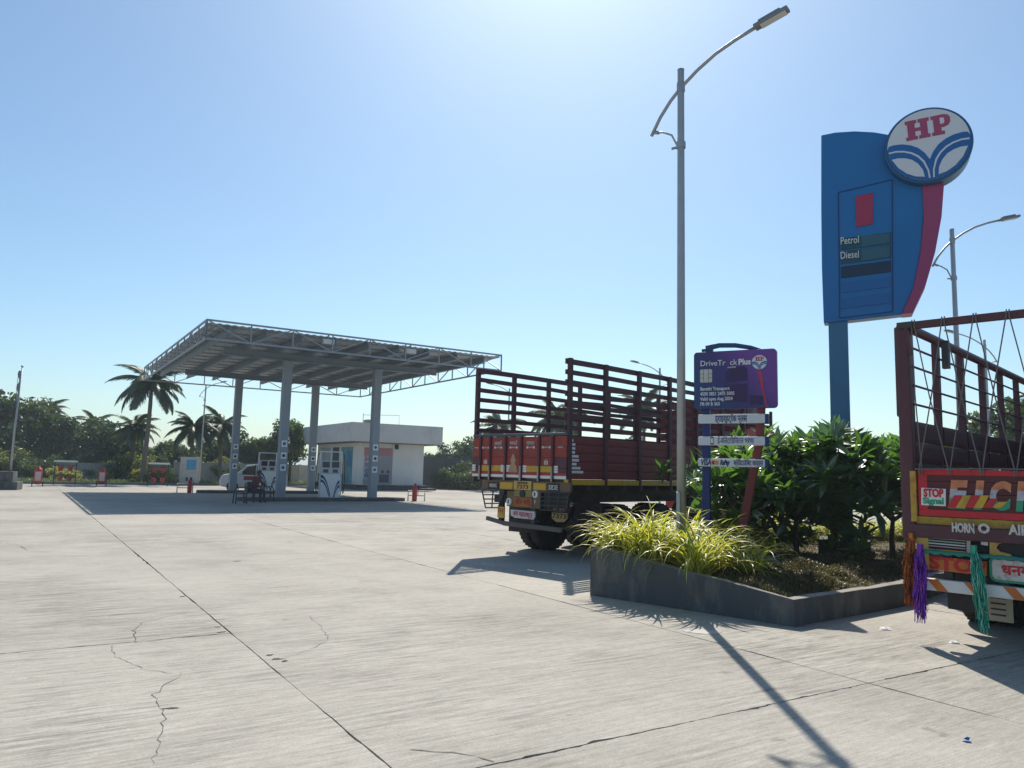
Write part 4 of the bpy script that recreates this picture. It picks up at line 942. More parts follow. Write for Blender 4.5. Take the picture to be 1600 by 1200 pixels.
# tassels hang from the bar
def tassel(px0, py0, px1, py1, wd, mats, label, seed, yoff=-.17):
    x, z = q2(px0, py0, yoff); x2, z2 = q2(px1, py1, yoff); r = random.Random(seed); L = z - z2
    wp = Matrix.Rotation(T2R, 4, 'Z') @ Vector((x, yoff, 0)); t = thing('tassel', label, 'tassel', (T2O[0] + wp.x, T2O[1] + wp.y, z), T2R, 'tinsel tassels on the truck bar')
    for k_, mt in enumerate(mats):
        m = MB()
        for i in range(170 // len(mats)):
            a = r.uniform(0, 6.28); rr_ = wd * math.sqrt(r.random()); bx, by = math.cos(a) * rr_, math.sin(a) * rr_ * .8; ll = L * r.uniform(.6, 1.04); vs = []; tw = r.uniform(0, 6)
            n = 7
            for j in range(n + 1):
                s = j / n; sp = .25 + .75 * min(1, s * 3) * (1 - .15 * s); cx = bx * sp + (x2 - x) * s + r.gauss(0, .009); cy = by * sp + r.gauss(0, .009); aw = tw + s * 5
                dx, dy = math.cos(aw) * .0035, math.sin(aw) * .0035; vs += [(cx - dx, cy - dy, -ll * s), (cx + dx, cy + dy, -ll * s)]
            m.add(vs, [(2 * j, 2 * j + 1, 2 * j + 3, 2 * j + 2) for j in range(n)])
        m.obj('strands', mt, t)
    m = MB(); m.tube([(0, 0, .05), (0, 0, -.03)], [.03, .024], 10); m.obj('knot', mats[0], t)
def tins(n, c): return M(n, c, .25, .55, .35, 30)
tassel(1438, 858, 1438, 970, .062, [tins('tinsel_purple', (.16, .03, .42)), tins('tinsel_violet', (.28, .06, .45))], 'purple tinsel tassel hanging from the left end of the truck bar', 1)
tassel(1424, 840, 1421, 945, .06, [tins('tinsel_copper', (.42, .13, .03)), tins('tinsel_rust', (.25, .06, .02))], 'copper coloured tinsel tassel beside the purple one', 2, -.10)
tassel(1522, 860, 1538, 988, .052, [tins('tinsel_green', (.03, .36, .24)), tins('tinsel_mint', (.15, .48, .38))], 'green tinsel tassel hanging before the orange STOP board', 3)

# ================================================================= CANOPY
CN = (-12.164, 29.653); CL_, CW, ZB, ZT = 13.764, 18.703, 6.54, 7.30
cpy = thing('fuel_canopy', 'flat steel canopy with trussed edge on four grey columns over the pumps', 'canopy', (CN[0], CN[1], 0), TH)
SHEET = M('roof_sheet', (.44, .48, .52), .55, .1, .08, 1.5, dirt=(.32, .31, .31), damt=.35, dscale=.5, stretch=(1, .3, 1))
m = MB(); n = 92; zsht = ZT - .10; vs = []
for i in range(n + 1):
    x = .05 + (CL_ - .1) * i / n; z = zsht + (.018 if i % 2 else -.018)
    for y in (.06, CW - .06): vs += [(x, y, z), (x, y, z + .012)]
fs = []
for i in range(n):
    a, b = 4 * i, 4 * (i + 1); fs += [(a, a + 2, b + 2, b), (a + 1, b + 1, b + 3, a + 3), (a, b, b + 1, a + 1), (a + 2, a + 3, b + 3, b + 2)]
m.add(vs, fs); m.obj('roof_sheet', SHEET, cpy)
RAFT = M('blue_grey_steel', (.20, .25, .30), .5, .1, .1, 3)
cx0, csx, cy0, csy = 4.441, 4.52, 4.069, 9.628
for k_, yy in enumerate((cy0, cy0 + csy)):
    m = MB(); z1 = ZB - .02
    m.b2(1.5, CL_ - 1.5, yy - .11, yy + .11, ZB - .0, ZB + .03); m.b2(1.5, CL_ - 1.5, yy - .11, yy + .11, ZB + .27, ZB + .30); m.b2(1.5, CL_ - 1.5, yy - .02, yy + .02, ZB + .03, ZB + .27); m.obj('main_beam', RAFT, cpy)
for i in range(9):
    xx = .9 + (CL_ - 1.8) * i / 8; m = MB(); zr = ZB + .30
    m.b2(xx - .09, xx + .09, .15, CW - .15, zr, zr + .02); m.b2(xx - .09, xx + .09, .15, CW - .15, zr + .28, zr + .30); m.b2(xx - .015, xx + .015, .15, CW - .15, zr + .02, zr + .28); m.obj('rafter', RAFT, cpy)
    for yy in (cy0, cy0 + csy):
        m = MB(); m.b2(xx - .04, xx + .04, yy - .06, yy + .06, ZB + .302, ZB + .34); m.obj('cleat', RAFT, cpy)
for j in range(14):
    yy = .5 + j * (CW - 1.0) / 13; m = MB(); m.b2(.15, CL_ - .15, yy - .03, yy + .03, ZB + .602, ZB + .64); m.obj('purlin', STEELP, cpy)
def truss(p, q, npan, flip):
    p = Vector(p); q = Vector(q); m = MB(); up = Vector((0, 0, ZT - ZB))
    m.beam(p, q, .07, .07); m.beam(p + up, q + up, .07, .07); part = m.obj('truss_chords', STEELP, cpy)
    for i in range(npan + 1):
        a = p.lerp(q, i / npan); m = MB(); m.beam(a + Vector((0, 0, .03)), a + up - Vector((0, 0, .03)), .05, .05); m.obj('strut', STEELP, part)
        if i < npan:
            b = p.lerp(q, (i + 1) / npan); s, e_ = (a + up, b) if (i % 2 == 0) ^ flip else (a, b + up)
            m = MB(); m.beam(s, e_, .042, .042); m.obj('strut', STEELP, part)
truss((0, 0, ZB), (CL_, 0, ZB), 8, False); truss((0, CW, ZB), (CL_, CW, ZB), 8, False); truss((0, 0, ZB), (0, CW, ZB), 11, False); truss((CL_, 0, ZB), (CL_, CW, ZB), 11, True)
ICON = [M('icon_blue', (.02, .12, .35), .4), M('icon_dark', (.03, .04, .06), .4)]
for yy in (cy0, cy0 + csy):
    for xx in (cx0, cx0 + csx):
        m = MB(); m.b2(xx - .19, xx + .19, yy - .19, yy + .19, .1, ZB); m.b2(xx - .25, xx + .25, yy - .25, yy + .25, ZB - .03, ZB - .002); c = m.obj('column', STEELP, cpy, bev=.02)
        for k_ in range(3):
            z = 1.35 + k_ * .55; m = MB(); m.b2(xx - .13, xx + .13, yy - .197, yy - .191, z + .03, z + .33); m.obj('notice', WHITE2, c)
            m = MB(); m.prism([(xx + math.cos(a) * .08, z + .18 + math.sin(a) * .08) for a in np.linspace(0, 2 * PI, 13)[:-1]], yy - .201, yy - .196); m.obj('notice_icon', ICON[k_ % 2], c)
def cw_(x, y, z=0): p = Matrix.Rotation(TH, 4, 'Z') @ Vector((x, y, 0)); return (CN[0] + p.x, CN[1] + p.y, z)
# cross pieces and lamps
for xx, lb in ((5.0, 'small floodlight hung in the canopy edge truss near the torn sheet'), (8.9, 'small floodlight hung in the canopy edge truss towards the red truck')):
    t = thing('floodlight', lb, 'light', cw_(xx, .12, ZT - .30), TH, 'floodlights in the canopy truss'); m = MB(); m.b2(-.28, .28, -.09, .09, -.14, .12); b_ = m.obj('housing', STEELP, t, bev=.02); m = MB(); m.b2(-.24, .24, -.1, -.088, -.11, .09); m.obj('lens', MATS['lamp_lens'], b_); m = MB(); m.b2(-.03, .03, -.03, .03, .1, .32); m.obj('bracket', STEELP, t)
ISL = M('dark_kerb', (.07, .075, .08), .8, 0, .25, 4, dirt=(.2, .19, .17), damt=.4)
for k_, yy in enumerate((cy0, cy0 + csy)):
    m = MB(); m.prism(rrect(cx0 - 1.9, cx0 + csx + 1.7, yy - .6, yy + .6, .5), 0, .16, 0, 'xy'); o = m.obj('pump_island', ISL, None, bev=.02, loc=(CN[0], CN[1], 0), rz=TH)
    tag(o, ('low dark concrete pump island under the front pair of canopy columns', 'low dark concrete pump island under the rear pair of canopy columns')[k_], 'island', 'pump islands')
# dispensers
def dispenser(loc, rz, label):
    t = thing('fuel_dispenser', label, 'fuel pump', loc, rz, 'fuel dispensers')
    m = MB(); m.b2(-.45, .45, -.28, .28, 0, 1.12); b = m.obj('cabinet', WHITE2, t, bev=.02)
    m = MB(); m.b2(-.45, .45, -.25, .25, 1.124, 1.75); h = m.obj('display_head', M('disp_grey', (.55, .56, .58), .45), t, bev=.02)
    for sx in (-.22, .22):
        m = MB(); m.b2(sx - .17, sx + .17, -.262, -.25, 1.42, 1.70); m.obj('screen', GLASSD, h)
        m = MB(); m.b2(sx - .12, sx + .12, -.262, -.25, 1.18, 1.34); m.obj('keypad', M('keypad_dark', (.08, .085, .1), .5), h)
    def band(o0, o1, mat, k_):
        m = MB(); ou = [(-.44 + .9 * t_ ** .8 * .55, 1.08 - o0 - 1.05 * t_ ** 1.7) for t_ in np.linspace(0, 1, 9)]; inn_ = [(-.44 + .9 * t_ ** .8 * .55, 1.08 - o1 - 1.05 * t_ ** 1.7) for t_ in np.linspace(0, 1, 9)]
        P = [(x, max(z, .02)) for x, z in ou + inn_[::-1]]; m.prism(P, -.288 - k_ * .002, -.279); m.obj('swoosh', mat, b)
        m = MB(); m.prism([(.44 - (x + .44) * .62, max(.02, z - .25)) for x, z in P], -.289 - k_ * .002, -.279); m.obj('swoosh', mat, b)
    band(.0, .14, NAVY, 0); band(.22, .34, NAVY, 1)
    for sx in (-.5, .5):
        m = MB(); m.b2(sx - .035, sx + .035, -.06, .06, 0, 2.15); m.obj('mast', WHITE2, t, bev=.008)
        m = MB(); s = 1 if sx > 0 else -1
        m.tube([(sx + .04 * s, 0, 2.1), (sx + .12 * s, 0, 2.05), (sx + .16 * s, -.02, 1.5), (sx + .17 * s, -.05, .7), (sx + .14 * s, -.08, .22), (sx + .10 * s, -.1, .2), (sx + .07 * s, -.08, .5), (sx + .06 * s, -.05, 1.0)], .022, 6); m.obj('hose', BLACK, t, True)
        m = MB(); m.box((sx + .07 * s, -.05, 1.08), (.05, .16, .12)); m.tube([(sx + .07 * s, -.1, 1.1), (sx + .07 * s, -.22, 1.0)], .015, 6); m.obj('nozzle', DARKST, t)
    m = MB(); m.b2(-.53, .53, -.05, .05, 2.15, 2.2); m.obj('top_bar', WHITE2, t)
    return t
d1 = dispenser(cw_(cx0 + csx * .52, cy0, .16), TH - .35, 'white fuel pump with blue swoosh on the front island'); 
dup(d1, cw_(cx0 + csx * .42, cy0 + csy, .16), TH - .1, None, 'white fuel pump on the rear island half hidden by a column')
# guard rails with extinguishers at island ends
def guard(loc, rz, label):
    t = thing('guard_rail', label, 'guard rail', loc, rz, 'guard rails at the island ends'); m = MB()
    m.tube([(-.42, 0, 0), (-.42, 0, .5), (.42, 0, .5), (.42, 0, 0)], .035, 8); m.obj('hoop', M('pale_pink_paint', (.6, .5, .48), .5), t); m = MB(); m.b2(-.42, .42, -.02, .02, .24, .30); m.obj('rail', WHITE, t); return t
def extinguisher(loc, label, s=1.0):
    t = thing('fire_extinguisher', label, 'extinguisher', loc, .3, 'small red fire extinguishers'); m = MB(); m.lathe([(.02, 0), (.085, .01), (.09, .05), (.09, .46), (.06, .54), (.03, .56), (.03, .6)], 14); m.obj('cylinder', RED, t, True)
    m = MB(); m.box((0, -.03, .62), (.03, .13, .03)); m.box((.02, 0, .6), (.05, .05, .05)); m.tube([(.03, 0, .6), (.13, 0, .5), (.12, 0, .2)], .012, 6); m.obj('valve', BLACK, t); t.scale = (s,) * 3; return t
g1 = guard(cw_(cx0 + csx + 2.35, cy0 - .15, 0), TH - .5, 'pale hoop guard rail at the end of the front pump island')
g2 = guard(cw_(cx0 - 2.5, cy0 + csy + .1, 0), TH - .5, 'pale hoop guard rail at the end of the rear pump island')
extinguisher(cw_(cx0 + csx + 2.15, cy0 - .35, 0), 'red fire extinguisher standing against the front island guard rail', 1.4); extinguisher(cw_(cx0 - 2.3, cy0 + csy - .15, 0), 'red fire extinguisher standing against the rear island guard rail', 1.3)

# ---- seated attendant and chairs
def chair(loc, rz, label):
    t = thing('plastic_chair', label, 'chair', loc, rz, 'dark plastic chairs'); CM = M('dark_plastic', (.02, .028, .04), .45, 0, .15)
    m = MB(); m.b2(-.24, .24, -.22, .24, .41, .45); m.obj('seat', CM, t, bev=.015)
    m = MB(); m.prism([(-.24, .43), (.24, .43), (.26, .80), (.18, .88), (-.18, .88), (-.26, .80)], .22, .26); m.obj('backrest', CM, t, bev=.015)
    for sx in (-.21, .21):
        for sy in (-.19, .21): m = MB(); m.beam((sx * 1.12, sy * 1.12, 0), (sx, sy, .42), .045, .045); m.obj('leg', CM, t)
        m = MB(); m.tube([(sx * 1.12, .22, .66), (sx * 1.15, -.12, .66), (sx * 1.1, -.2, .45)], .022, 6); m.obj('armrest', CM, t)
    return t
pg = gnd(396, 785)
PRZ_ = 1.2
chair((pg.x, pg.y, 0), PRZ_, 'dark plastic chair carrying the seated attendant')
p2 = gnd(374, 787); chair((p2.x, p2.y, 0), -1.0, 'empty dark plastic chair beside the seated attendant')
p3 = gnd(412, 784); chair((p3.x, p3.y + .5, 0), 2.2, 'dark plastic chair next to the column behind the seated attendant')
def person(loc, rz, label):
    t = thing('person', label, 'person', loc, rz)
    V = [((0, .02, .50), .15), ((0, 0, .68), .145), ((0, -.06, .88), .16), ((0, -.12, 1.03), .135), ((0, -.17, 1.12), .058), ((0, -.20, 1.18), .055)]
    E = [(0, 1), (1, 2), (2, 3), (3, 4), (4, 5)]
    def limb(par, pts):
        last = par
        for p, r in pts: V.append((p, r)); E.append((last, len(V) - 1)); last = len(V) - 1
    for s in (-1, 1):
        limb(3, [((s * .19, -.12, 1.02), .062), ((s * .25, -.22, .80), .05), ((s * .17, -.42, .70), .04), ((s * .13, -.50, .70), .034)])
        limb(0, [((s * .10, -.02, .50), .095), ((s * .13, -.24, .52), .085), ((s * .13, -.44, .50), .068), ((s * .13, -.44, .28), .055), ((s * .13, -.40, .09), .04), ((s * .13, -.46, .045), .04), ((s * .13, -.56, .035), .032)])
    me = bpy.data.meshes.new('body'); me.from_pydata([p for p, r in V], E, []); o = link('body', me, t)
    mod = o.modifiers.new('skin', 'SKIN'); lay = me.skin_vertices[0] if me.skin_vertices else None
    if lay is None:
        bm = bmesh.new(); bm.from_mesh(me); bm.verts.layers.skin.verify(); bm.to_mesh(me); bm.free(); lay = me.skin_vertices[0]
    for i, (p, r) in enumerate(V): lay.data[i].radius = (r, r); lay.data[i].use_root = (i == 0)
    o.modifiers.new('sub', 'SUBSURF').levels = 1; o.modifiers['sub'].render_levels = 1
    CLO = bpy.data.materials.new('person_cloth'); CLO.use_nodes = True; n = CLO.node_tree.nodes; l = CLO.node_tree.links; tc = n.new('ShaderNodeTexCoord'); sp = n.new('ShaderNodeSeparateXYZ'); l.new(tc.outputs['Object'], sp.inputs[0])
    rp = n.new('ShaderNodeValToRGB'); rp.color_ramp.interpolation = 'CONSTANT'; e = rp.color_ramp.elements; e[0].color = (.03, .032, .045, 1); e[1].position = .60; e[1].color = (.12, .02, .03, 1); k_ = rp.color_ramp.elements.new(1.09); k_.position = 1.0; k_.color = (.22, .11, .065, 1)
    mr = n.new('ShaderNodeMath'); mr.operation = 'MULTIPLY'; mr.inputs[1].default_value = .92; l.new(sp.outputs[2], mr.inputs[0]); l.new(mr.outputs[0], rp.inputs[0]); l.new(rp.outputs[0], n['Principled BSDF'].inputs['Base Color']); n['Principled BSDF'].inputs['Roughness'].default_value = .8
    me.materials.append(CLO)
    # head: skull, jaw, nose, ears
    m = MB(); rings = [(-.115, .03, .0), (-.10, .055, -.012), (-.06, .072, -.008), (0, .082, 0), (.05, .083, .004), (.09, .068, .006), (.115, .035, .006), (.12, .005, .006)]; nn = 16; vs = []
    for z, r, y in rings:
        for j in range(nn):
            a = 2 * PI * j / nn; fx = math.cos(a) * r * .92; fy = math.sin(a) * r * 1.12 + y
            if abs(z + .02) < .05 and abs(a - 1.5 * PI) < .25: fy -= .02
            vs.append((fx, fy, z))
    m.add(vs, [(i * nn + j, i * nn + (j + 1) % nn, (i + 1) * nn + (j + 1) % nn, (i + 1) * nn + j) for i in range(7) for j in range(nn)] + [tuple(range(nn - 1, -1, -1)), tuple(7 * nn + j for j in range(nn))])
    for s in (-1, 1): m.box((s * .08, .005, -.01), (.018, .03, .05))
    h = m.obj('head', SKIN, t, True, loc=(0, -.235, 1.27)); h.rotation_euler = (.45, 0, 0)
    m = MB(); m.lathe([(.088, -.01), (.094, .03), (.086, .08), (.06, .115), (.01, .132)], 16, 'z', (0, .014, 0)); m.obj('hair', BLACK, h, True)
    for s in (-1, 1):
        m = MB(); m.box((0, 0, 0), (.075, .08, .03))
        for f in range(4): m.tube([(-.028 + f * .019, -.035, 0), (-.028 + f * .019, -.085 + .006 * abs(f - 1), -.008), (-.028 + f * .019, -.108 + .008 * abs(f - 1), -.03)], [.010, .009, .007], 6)
        m.tube([(-s * .036, .0, 0), (-s * .062, -.03, -.004), (-s * .066, -.058, -.012)], [.012, .011, .008], 6)
        o = m.obj('hand', SKIN, t, loc=(s * .125, -.54, .69))
    return t
person((pg.x, pg.y, 0), PRZ_, 'seated person in dark red shirt leaning forward by the pumps')
# ---- parked car
def car(loc, rz, label):
    t = thing('parked_car', label, 'car', loc, rz); CW_ = M('car_white', (.72, .72, .72), .25, 0, .03, 2, spec=.6)
    pr = [(-1.9, .35), (-1.92, .75), (-1.75, 1.02), (-1.0, 1.12), (-.45, 1.58), (.1, 1.68), (1.2, 1.66), (1.7, 1.18), (1.88, 1.0), (1.9, .4), (1.5, .28), (-1.5, .28)]
    m = MB(); m.prism([(x, z) for x, z in pr], -.82, .82); b = m.obj('body', CW_, t, bev=.06)
    for sy in (-1, 1):
        for q in ([(-.86, 1.04), (-.42, 1.50), (.05, 1.57), (.05, 1.04)], [(.12, 1.04), (.12, 1.58), (.75, 1.57), (.8, 1.04)], [(.87, 1.04), (.83, 1.56), (1.15, 1.55), (1.52, 1.10)]):
            m = MB(); m.prism(q, sy * .824 - .006, sy * .824 + .006); m.obj('window', GLASSD, b)
        m = MB(); m.box((-.75, sy * .93, 1.12), (.12, .18, .12)); m.obj('mirror', CW_, t, bev=.02)
        m = MB(); m.b2(-1.87, -1.62, sy * .62 - .15, sy * .62 + .15, .78, .92); m.obj('headlight', MATS['lamp_lens'], t, bev=.02)
        m = MB(); m.b2(-.1, .02, sy * .826 - .008, sy * .826 + .008, .92, .95); m.obj('door_handle', DARKST, t)
    m = MB(); m.prism([(-.97, 1.14), (-.50, 1.53), (-.48, 1.53), (-.95, 1.14)], -.7, .7); m.v = [(x - .03, y, z + .01) for x, y, z in m.v]; m.obj('windscreen', GLASSD, b)
    m = MB(); m.prism([(1.22, 1.6), (1.66, 1.2), (1.69, 1.2), (1.25, 1.6)], -.7, .7); m.v = [(x + .02, y, z + .01) for x, y, z in m.v]; m.obj('rear_window', GLASSD, b)
    for wx in (-1.2, 1.2):
        for sy in (-1, 1):
            m = MB(); m.lathe([(.2, -.1), (.31, -.1), (.33, -.06), (.33, .06), (.31, .1), (.2, .1)], 20, 'y', (wx, sy * .76, .33)); wv = m.obj('wheel', RUBBER, t)
            m = MB(); m.lathe([(.02, -.09), (.19, -.07), (.2, -.1), (.2, .1), (.19, .07), (.02, .09)], 16, 'y', (wx, sy * .76, .33)); m.obj('rim', STEELP, wv)
    m = MB(); m.b2(-.6, .6, -.835, -.829, .72, .95); m.obj('red_decal', M('decal_red', (.4, .04, .06), .4), t)
    return t
cg = at_depth(397, 745, 46); car((cg.x, cg.y, 0), .35, 'white hatchback parked behind the rear pump island')

# ================================================================= STORE BUILDING
BO = at_depth(559, 740, 57); BZ = TH
bl = thing('store_building', 'low white flat-roofed station store with deep parapet and poster windows', 'building', (BO.x, BO.y, 0), BZ)
def bq(px, py_): # on the front face (local y = 0)
    return on_plane(px, py_, (BO.x, BO.y), BZ, 0)
LB = bq(661, 740)[0]; HB = 3.55; zf0 = 3.55; zf1 = 4.95; DW = 9.5
m = MB(); m.b2(0, LB, 0, DW, .35, HB); m.obj('wall', WALLW, bl)
m = MB(); m.b2(-.5, LB + .6, -1.2, DW + .5, 0, .16); m.b2(-.3, LB + .2, -.5, DW + .3, .16, .35); m.obj('plinth', ISL, bl, bev=.02)
m = MB(); m.b2(-1.0, LB + 1.1, -1.0, DW + 1.0, zf0, zf1); m.b2(-.85, LB + .95, -.85, DW + .85, zf1, zf1 + .002); m.obj('parapet', M('parapet_white', (.62, .62, .61), .8, 0, .06, .8, dirt=(.38, .36, .33), damt=.4, dscale=.7), bl, bev=.03)
m = MB(); m.b2(-.9, LB + 1.0, -.9, DW + .9, zf0 - .06, zf0 - .005); m.obj('soffit', M('soffit_brown', (.22, .18, .15), .8), bl)
def poster(face, a, b, z0, z1, mat, name='poster_window'):
    m = MB()
    if face == 'f': m.b2(a, b, -.05, -.004, z0, z1)
    else: m.b2(-.05, -.004, a, b, z0, z1)
    return m.obj(name, mat, bl, bev=.01)
GP = M('poster_grey', (.30, .31, .34), .35, 0, .15, 1); PK = M('poster_pink', (.48, .20, .22), .4, 0, .15, 2); TL = M('poster_teal', (.13, .32, .36), .3, 0, .5, 1.2); TL2 = M('poster_pale', (.45, .48, .50), .4, 0, .3, 1.5)
xa = bq(567, 740)[0]; xb_ = bq(612, 740)[0]
poster('f', xa, xb_, .4, 3.15, GP)
m = MB(); m.b2(xa + .02, xb_ - .02, -.06, -.051, 2.55, 3.13); m.obj('poster_header', PK, bl)
m = MB(); m.b2(xa + .02, xa + (xb_ - xa) * .36, -.06, -.051, .8, 2.52); m.obj('poster_text_block', TL2, bl)
text('HP', .55, PINKR, bl, xa + (xb_ - xa) * .18, -.064, 2.25, width=.6, bold=.02)
for i, s in enumerate(('टाका', 'तास', 'सेवा')): text(s, .45, NAVY, bl, xa + (xb_ - xa) * .18, -.064, 1.8 - i * .4, width=.7, bold=.01)
m = MB(); m.b2(xa + (xb_ - xa) * .55, xb_ - .25, -.062, -.051, .55, 1.15)
for k_ in (0, 1): m.prism(ellipse(xa + (xb_ - xa) * (.66 + .2 * k_), 1.35, .13, 14), -.062, -.051)
m.obj('print_figures', M('print_navy', (.06, .07, .13), .4), bl)
for q_ in (xa - .08, xb_): m = MB(); m.b2(q_, q_ + .08, -.08, 0, .35, HB - .08); m.obj('pillar_trim', WALLW, bl)
poster('l', 1.2, 3.6, .4, 3.2, TL); poster('l', 4.2, 5.6, .4, 3.2, M('door_glass', (.10, .13, .14), .1, 0, .1), 'glass_door'); poster('l', 6.2, 8.6, .4, 3.2, TL2)
m = MB(); m.b2(-.062, -.051, 1.3, 2.3, 1.7, 2.9); m.obj('poster_picture', M('poster_blue', (.04, .22, .38), .4, 0, .4, 2), bl)
m = MB(); m.b2(-.062, -.051, 2.5, 3.5, 1.2, 2.2); m.obj('poster_picture', M('poster_tan', (.42, .30, .22), .4, 0, .3, 2), bl)
m = MB(); m.b2(LB * .54, LB * .54 + .25, -.14, -.0, 3.1, 3.45); m.obj('wall_lamp', BLACK, bl)
m = MB(); m.tube([(1.0, 2, zf1), (1.0, 2, zf1 + .9)], .02, 6); m.tube([(4.5, 3, zf1), (4.5, 3, zf1 + 1.0), (1.4, 3, zf1 + .85)], .018, 6); m.obj('roof_aerial', DARKST, bl)
m = MB(); m.b2(1.6, 2.6, 2.5, 3.5, zf1 + .004, zf1 + .5); m.obj('roof_tank', M('tank_grey', (.2, .2, .2), .6), bl, bev=.08)

# ================================================================= BACK BOUNDARY: verge, kerb, walls, plants
VG = [(-75, 36.5), (-29.5, 52.0), (-19.0, 61.0), (-15.5, 66.5), (-2, 74.0), (6, 80)]       # front line of the verge
m = MB(); k = len(VG); vs = [(x, y, .12) for x, y in VG] + [(x - 30, y + 60, .12) for x, y in VG] + [(x, y, -.05) for x, y in VG]
m.add(vs, [(i, i + 1, k + i + 1, k + i) for i in range(k - 1)] + [(2 * k + i, 2 * k + i + 1, i + 1, i) for i in range(k - 1)])
struct(m.obj('verge', M('verge_soil', (.07, .09, .03), .95, 0, .4, 1.5, .4, 10)))
m = MB()
for (a, b) in zip(VG[:-1], VG[1:]):
    m.beam((a[0], a[1], .07), (b[0], b[1], .07), .22, .2)
tag(m.obj('kerb', M('kerb_grey', (.16, .16, .16), .85, 0, .3, 1.2)), 'grey concrete kerb along the back edge of the forecourt', 'kerb')
gp = []
for (a, b) in zip(VG[:3], VG[1:4]):
    A = Vector((a[0], a[1])); B = Vector((b[0], b[1])); d = (B - A).normalized(); nn = Vector((-d.y, d.x)); Ln = (B - A).length
    for i in range(int(Ln * 130)):
        p = A + d * rng.uniform(0, Ln) + nn * rng.uniform(.15, 2.6); gp.append((p.x, p.y, .12))
o = link('verge_grass', blades(gp, .30, .05, L_GRASS, 'verge_grass', .8, 9)); tag(o, 'green grass strip growing behind the back kerb', 'grass', kind='stuff')
# boundary wall, in panels
def bwall(a, b, h, label, mat, npan):
    A = Vector((a[0], a[1], 0)); B = Vector((b[0], b[1], 0)); d = (B - A); L = d.length; rz = math.atan2(d.y, d.x); t = thing('boundary_wall', label, 'wall', A, rz); s = L / npan
    for i in range(npan):
        m = MB(); m.b2(i * s + .12, (i + 1) * s - .12, -.06, .06, 0, h); m.obj('panel', mat, t)
        m = MB(); m.b2(i * s - .12, i * s + .12, -.11, .11, 0, h + .12); m.obj('pier', mat, t, bev=.02)
    m = MB(); m.b2(-.15, L, -.1, .1, h, h + .07); m.obj('coping', mat, t); return t
GW = M('stained_wall', (.34, .33, .31), .9, 0, .25, .8, .2, 10, dirt=(.15, .14, .12), damt=.6, dscale=1)
bwall((-52, 50), (-27.2, 61.5), 1.4, 'stained grey boundary wall behind the fire bucket stands', GW, 8)
bwall((-27.0, 61.6), (-16.5, 69), 1.65, 'pale boundary wall with panels behind the palms', M('pale_wall', (.50, .49, .46), .9, 0, .15, 1, dirt=(.3, .28, .25), damt=.5), 5)
pr_ = Vector(bl.location) + Matrix.Rotation(BZ, 3, 'Z') @ Vector((LB + .6, 4, 0))
bwall((pr_.x + .6, pr_.y), (pr_.x + 16, pr_.y + 9), 2.6, 'dark grey compound wall beside the store building', M('dark_wall', (.12, .125, .13), .9, 0, .2, 1), 6)
# fire points
def trolley(px, py_, label):
    g = gnd(px, py_); t = thing('fire_trolley', label, 'fire trolley', (g.x, g.y, 0), math.atan2(g.y, g.x) - PI / 2, 'red fire trolleys by the kerb')
    m = MB(); m.lathe([(.05, .12), (.20, .15), (.22, .3), (.22, .95), (.15, 1.1), (.07, 1.14), (.07, 1.22)], 18); m.obj('cylinder', RED, t, True)
    m = MB(); m.prism([(-.15, .35), (.15, .35), (.15, .9), (-.15, .9)], -.24, -.2); m.obj('label_plate', M('label_pale', (.55, .42, .42), .5), t)
    for s in (-1, 1): m = MB(); m.lathe([(.05, -.03), (.17, -.03), (.17, .03), (.05, .03)], 14, 'x', (s * .28, .05, .17)); m.obj('wheel', RUBBER, t)
    m = MB(); m.tube([(-.18, .15, .2), (-.18, .2, 1.15), (.18, .2, 1.15), (.18, .15, .2)], .022, 6); m.tube([(-.28, .05, .17), (.28, .05, .17)], .025, 6); m.obj('frame', RED, t); t.scale = (1.0, 1.0, 1.0); return t
trolley(58, 760, 'red wheeled fire extinguisher trolley near the flagpole'); trolley(158, 760, 'red wheeled fire extinguisher trolley beyond the first bucket stand')
def buckets(px, py_, label):
    g = gnd(px, py_); t = thing('bucket_stand', label, 'fire bucket stand', (g.x, g.y, 0), math.atan2(g.y, g.x) - PI / 2, 'fire bucket stands')
    for s in (-1, 1): m = MB(); m.b2(s * .62 - .03, s * .62 + .03, -.03, .03, 0, 1.5); m.obj('post', DARKST, t)
    m = MB(); m.b2(-.62, .62, -.02, .02, 1.28, 1.32); m.b2(-.62, .62, -.02, .02, .62, .66); m.obj('rail', DARKST, t)
    m = MB(); m.prism([(-.72, 1.5), (.72, 1.5), (.66, 1.62), (-.66, 1.62)], -.3, .3); m.obj('roof', WHITE, t)
    for z in (.92, .26):
        for x in (-.28, .28):
            m = MB(); m.lathe([(.02, 0), (.12, .01), (.17, .3), (.18, .31), (.15, .31)], 14, 'z', (x, -.05, z)); b = m.obj('bucket', RED, t, True); m = MB(); m.tube([(x - .16, -.05, z + .3), (x, -.05, z + .42), (x + .16, -.05, z + .3)], .01, 5); m.obj('handle', DARKST, b)
    return t
buckets(100, 757.5, 'roofed stand of red fire buckets between the two fire trolleys'); 
gq_ = at_depth(247, 745, 53); b2_ = dup([o for o in COL.objects if o.name.startswith('bucket_stand')][0], (gq_.x, gq_.y, 0), .45, None, 'roofed stand of red fire buckets by the yellow shrubs near the palms')
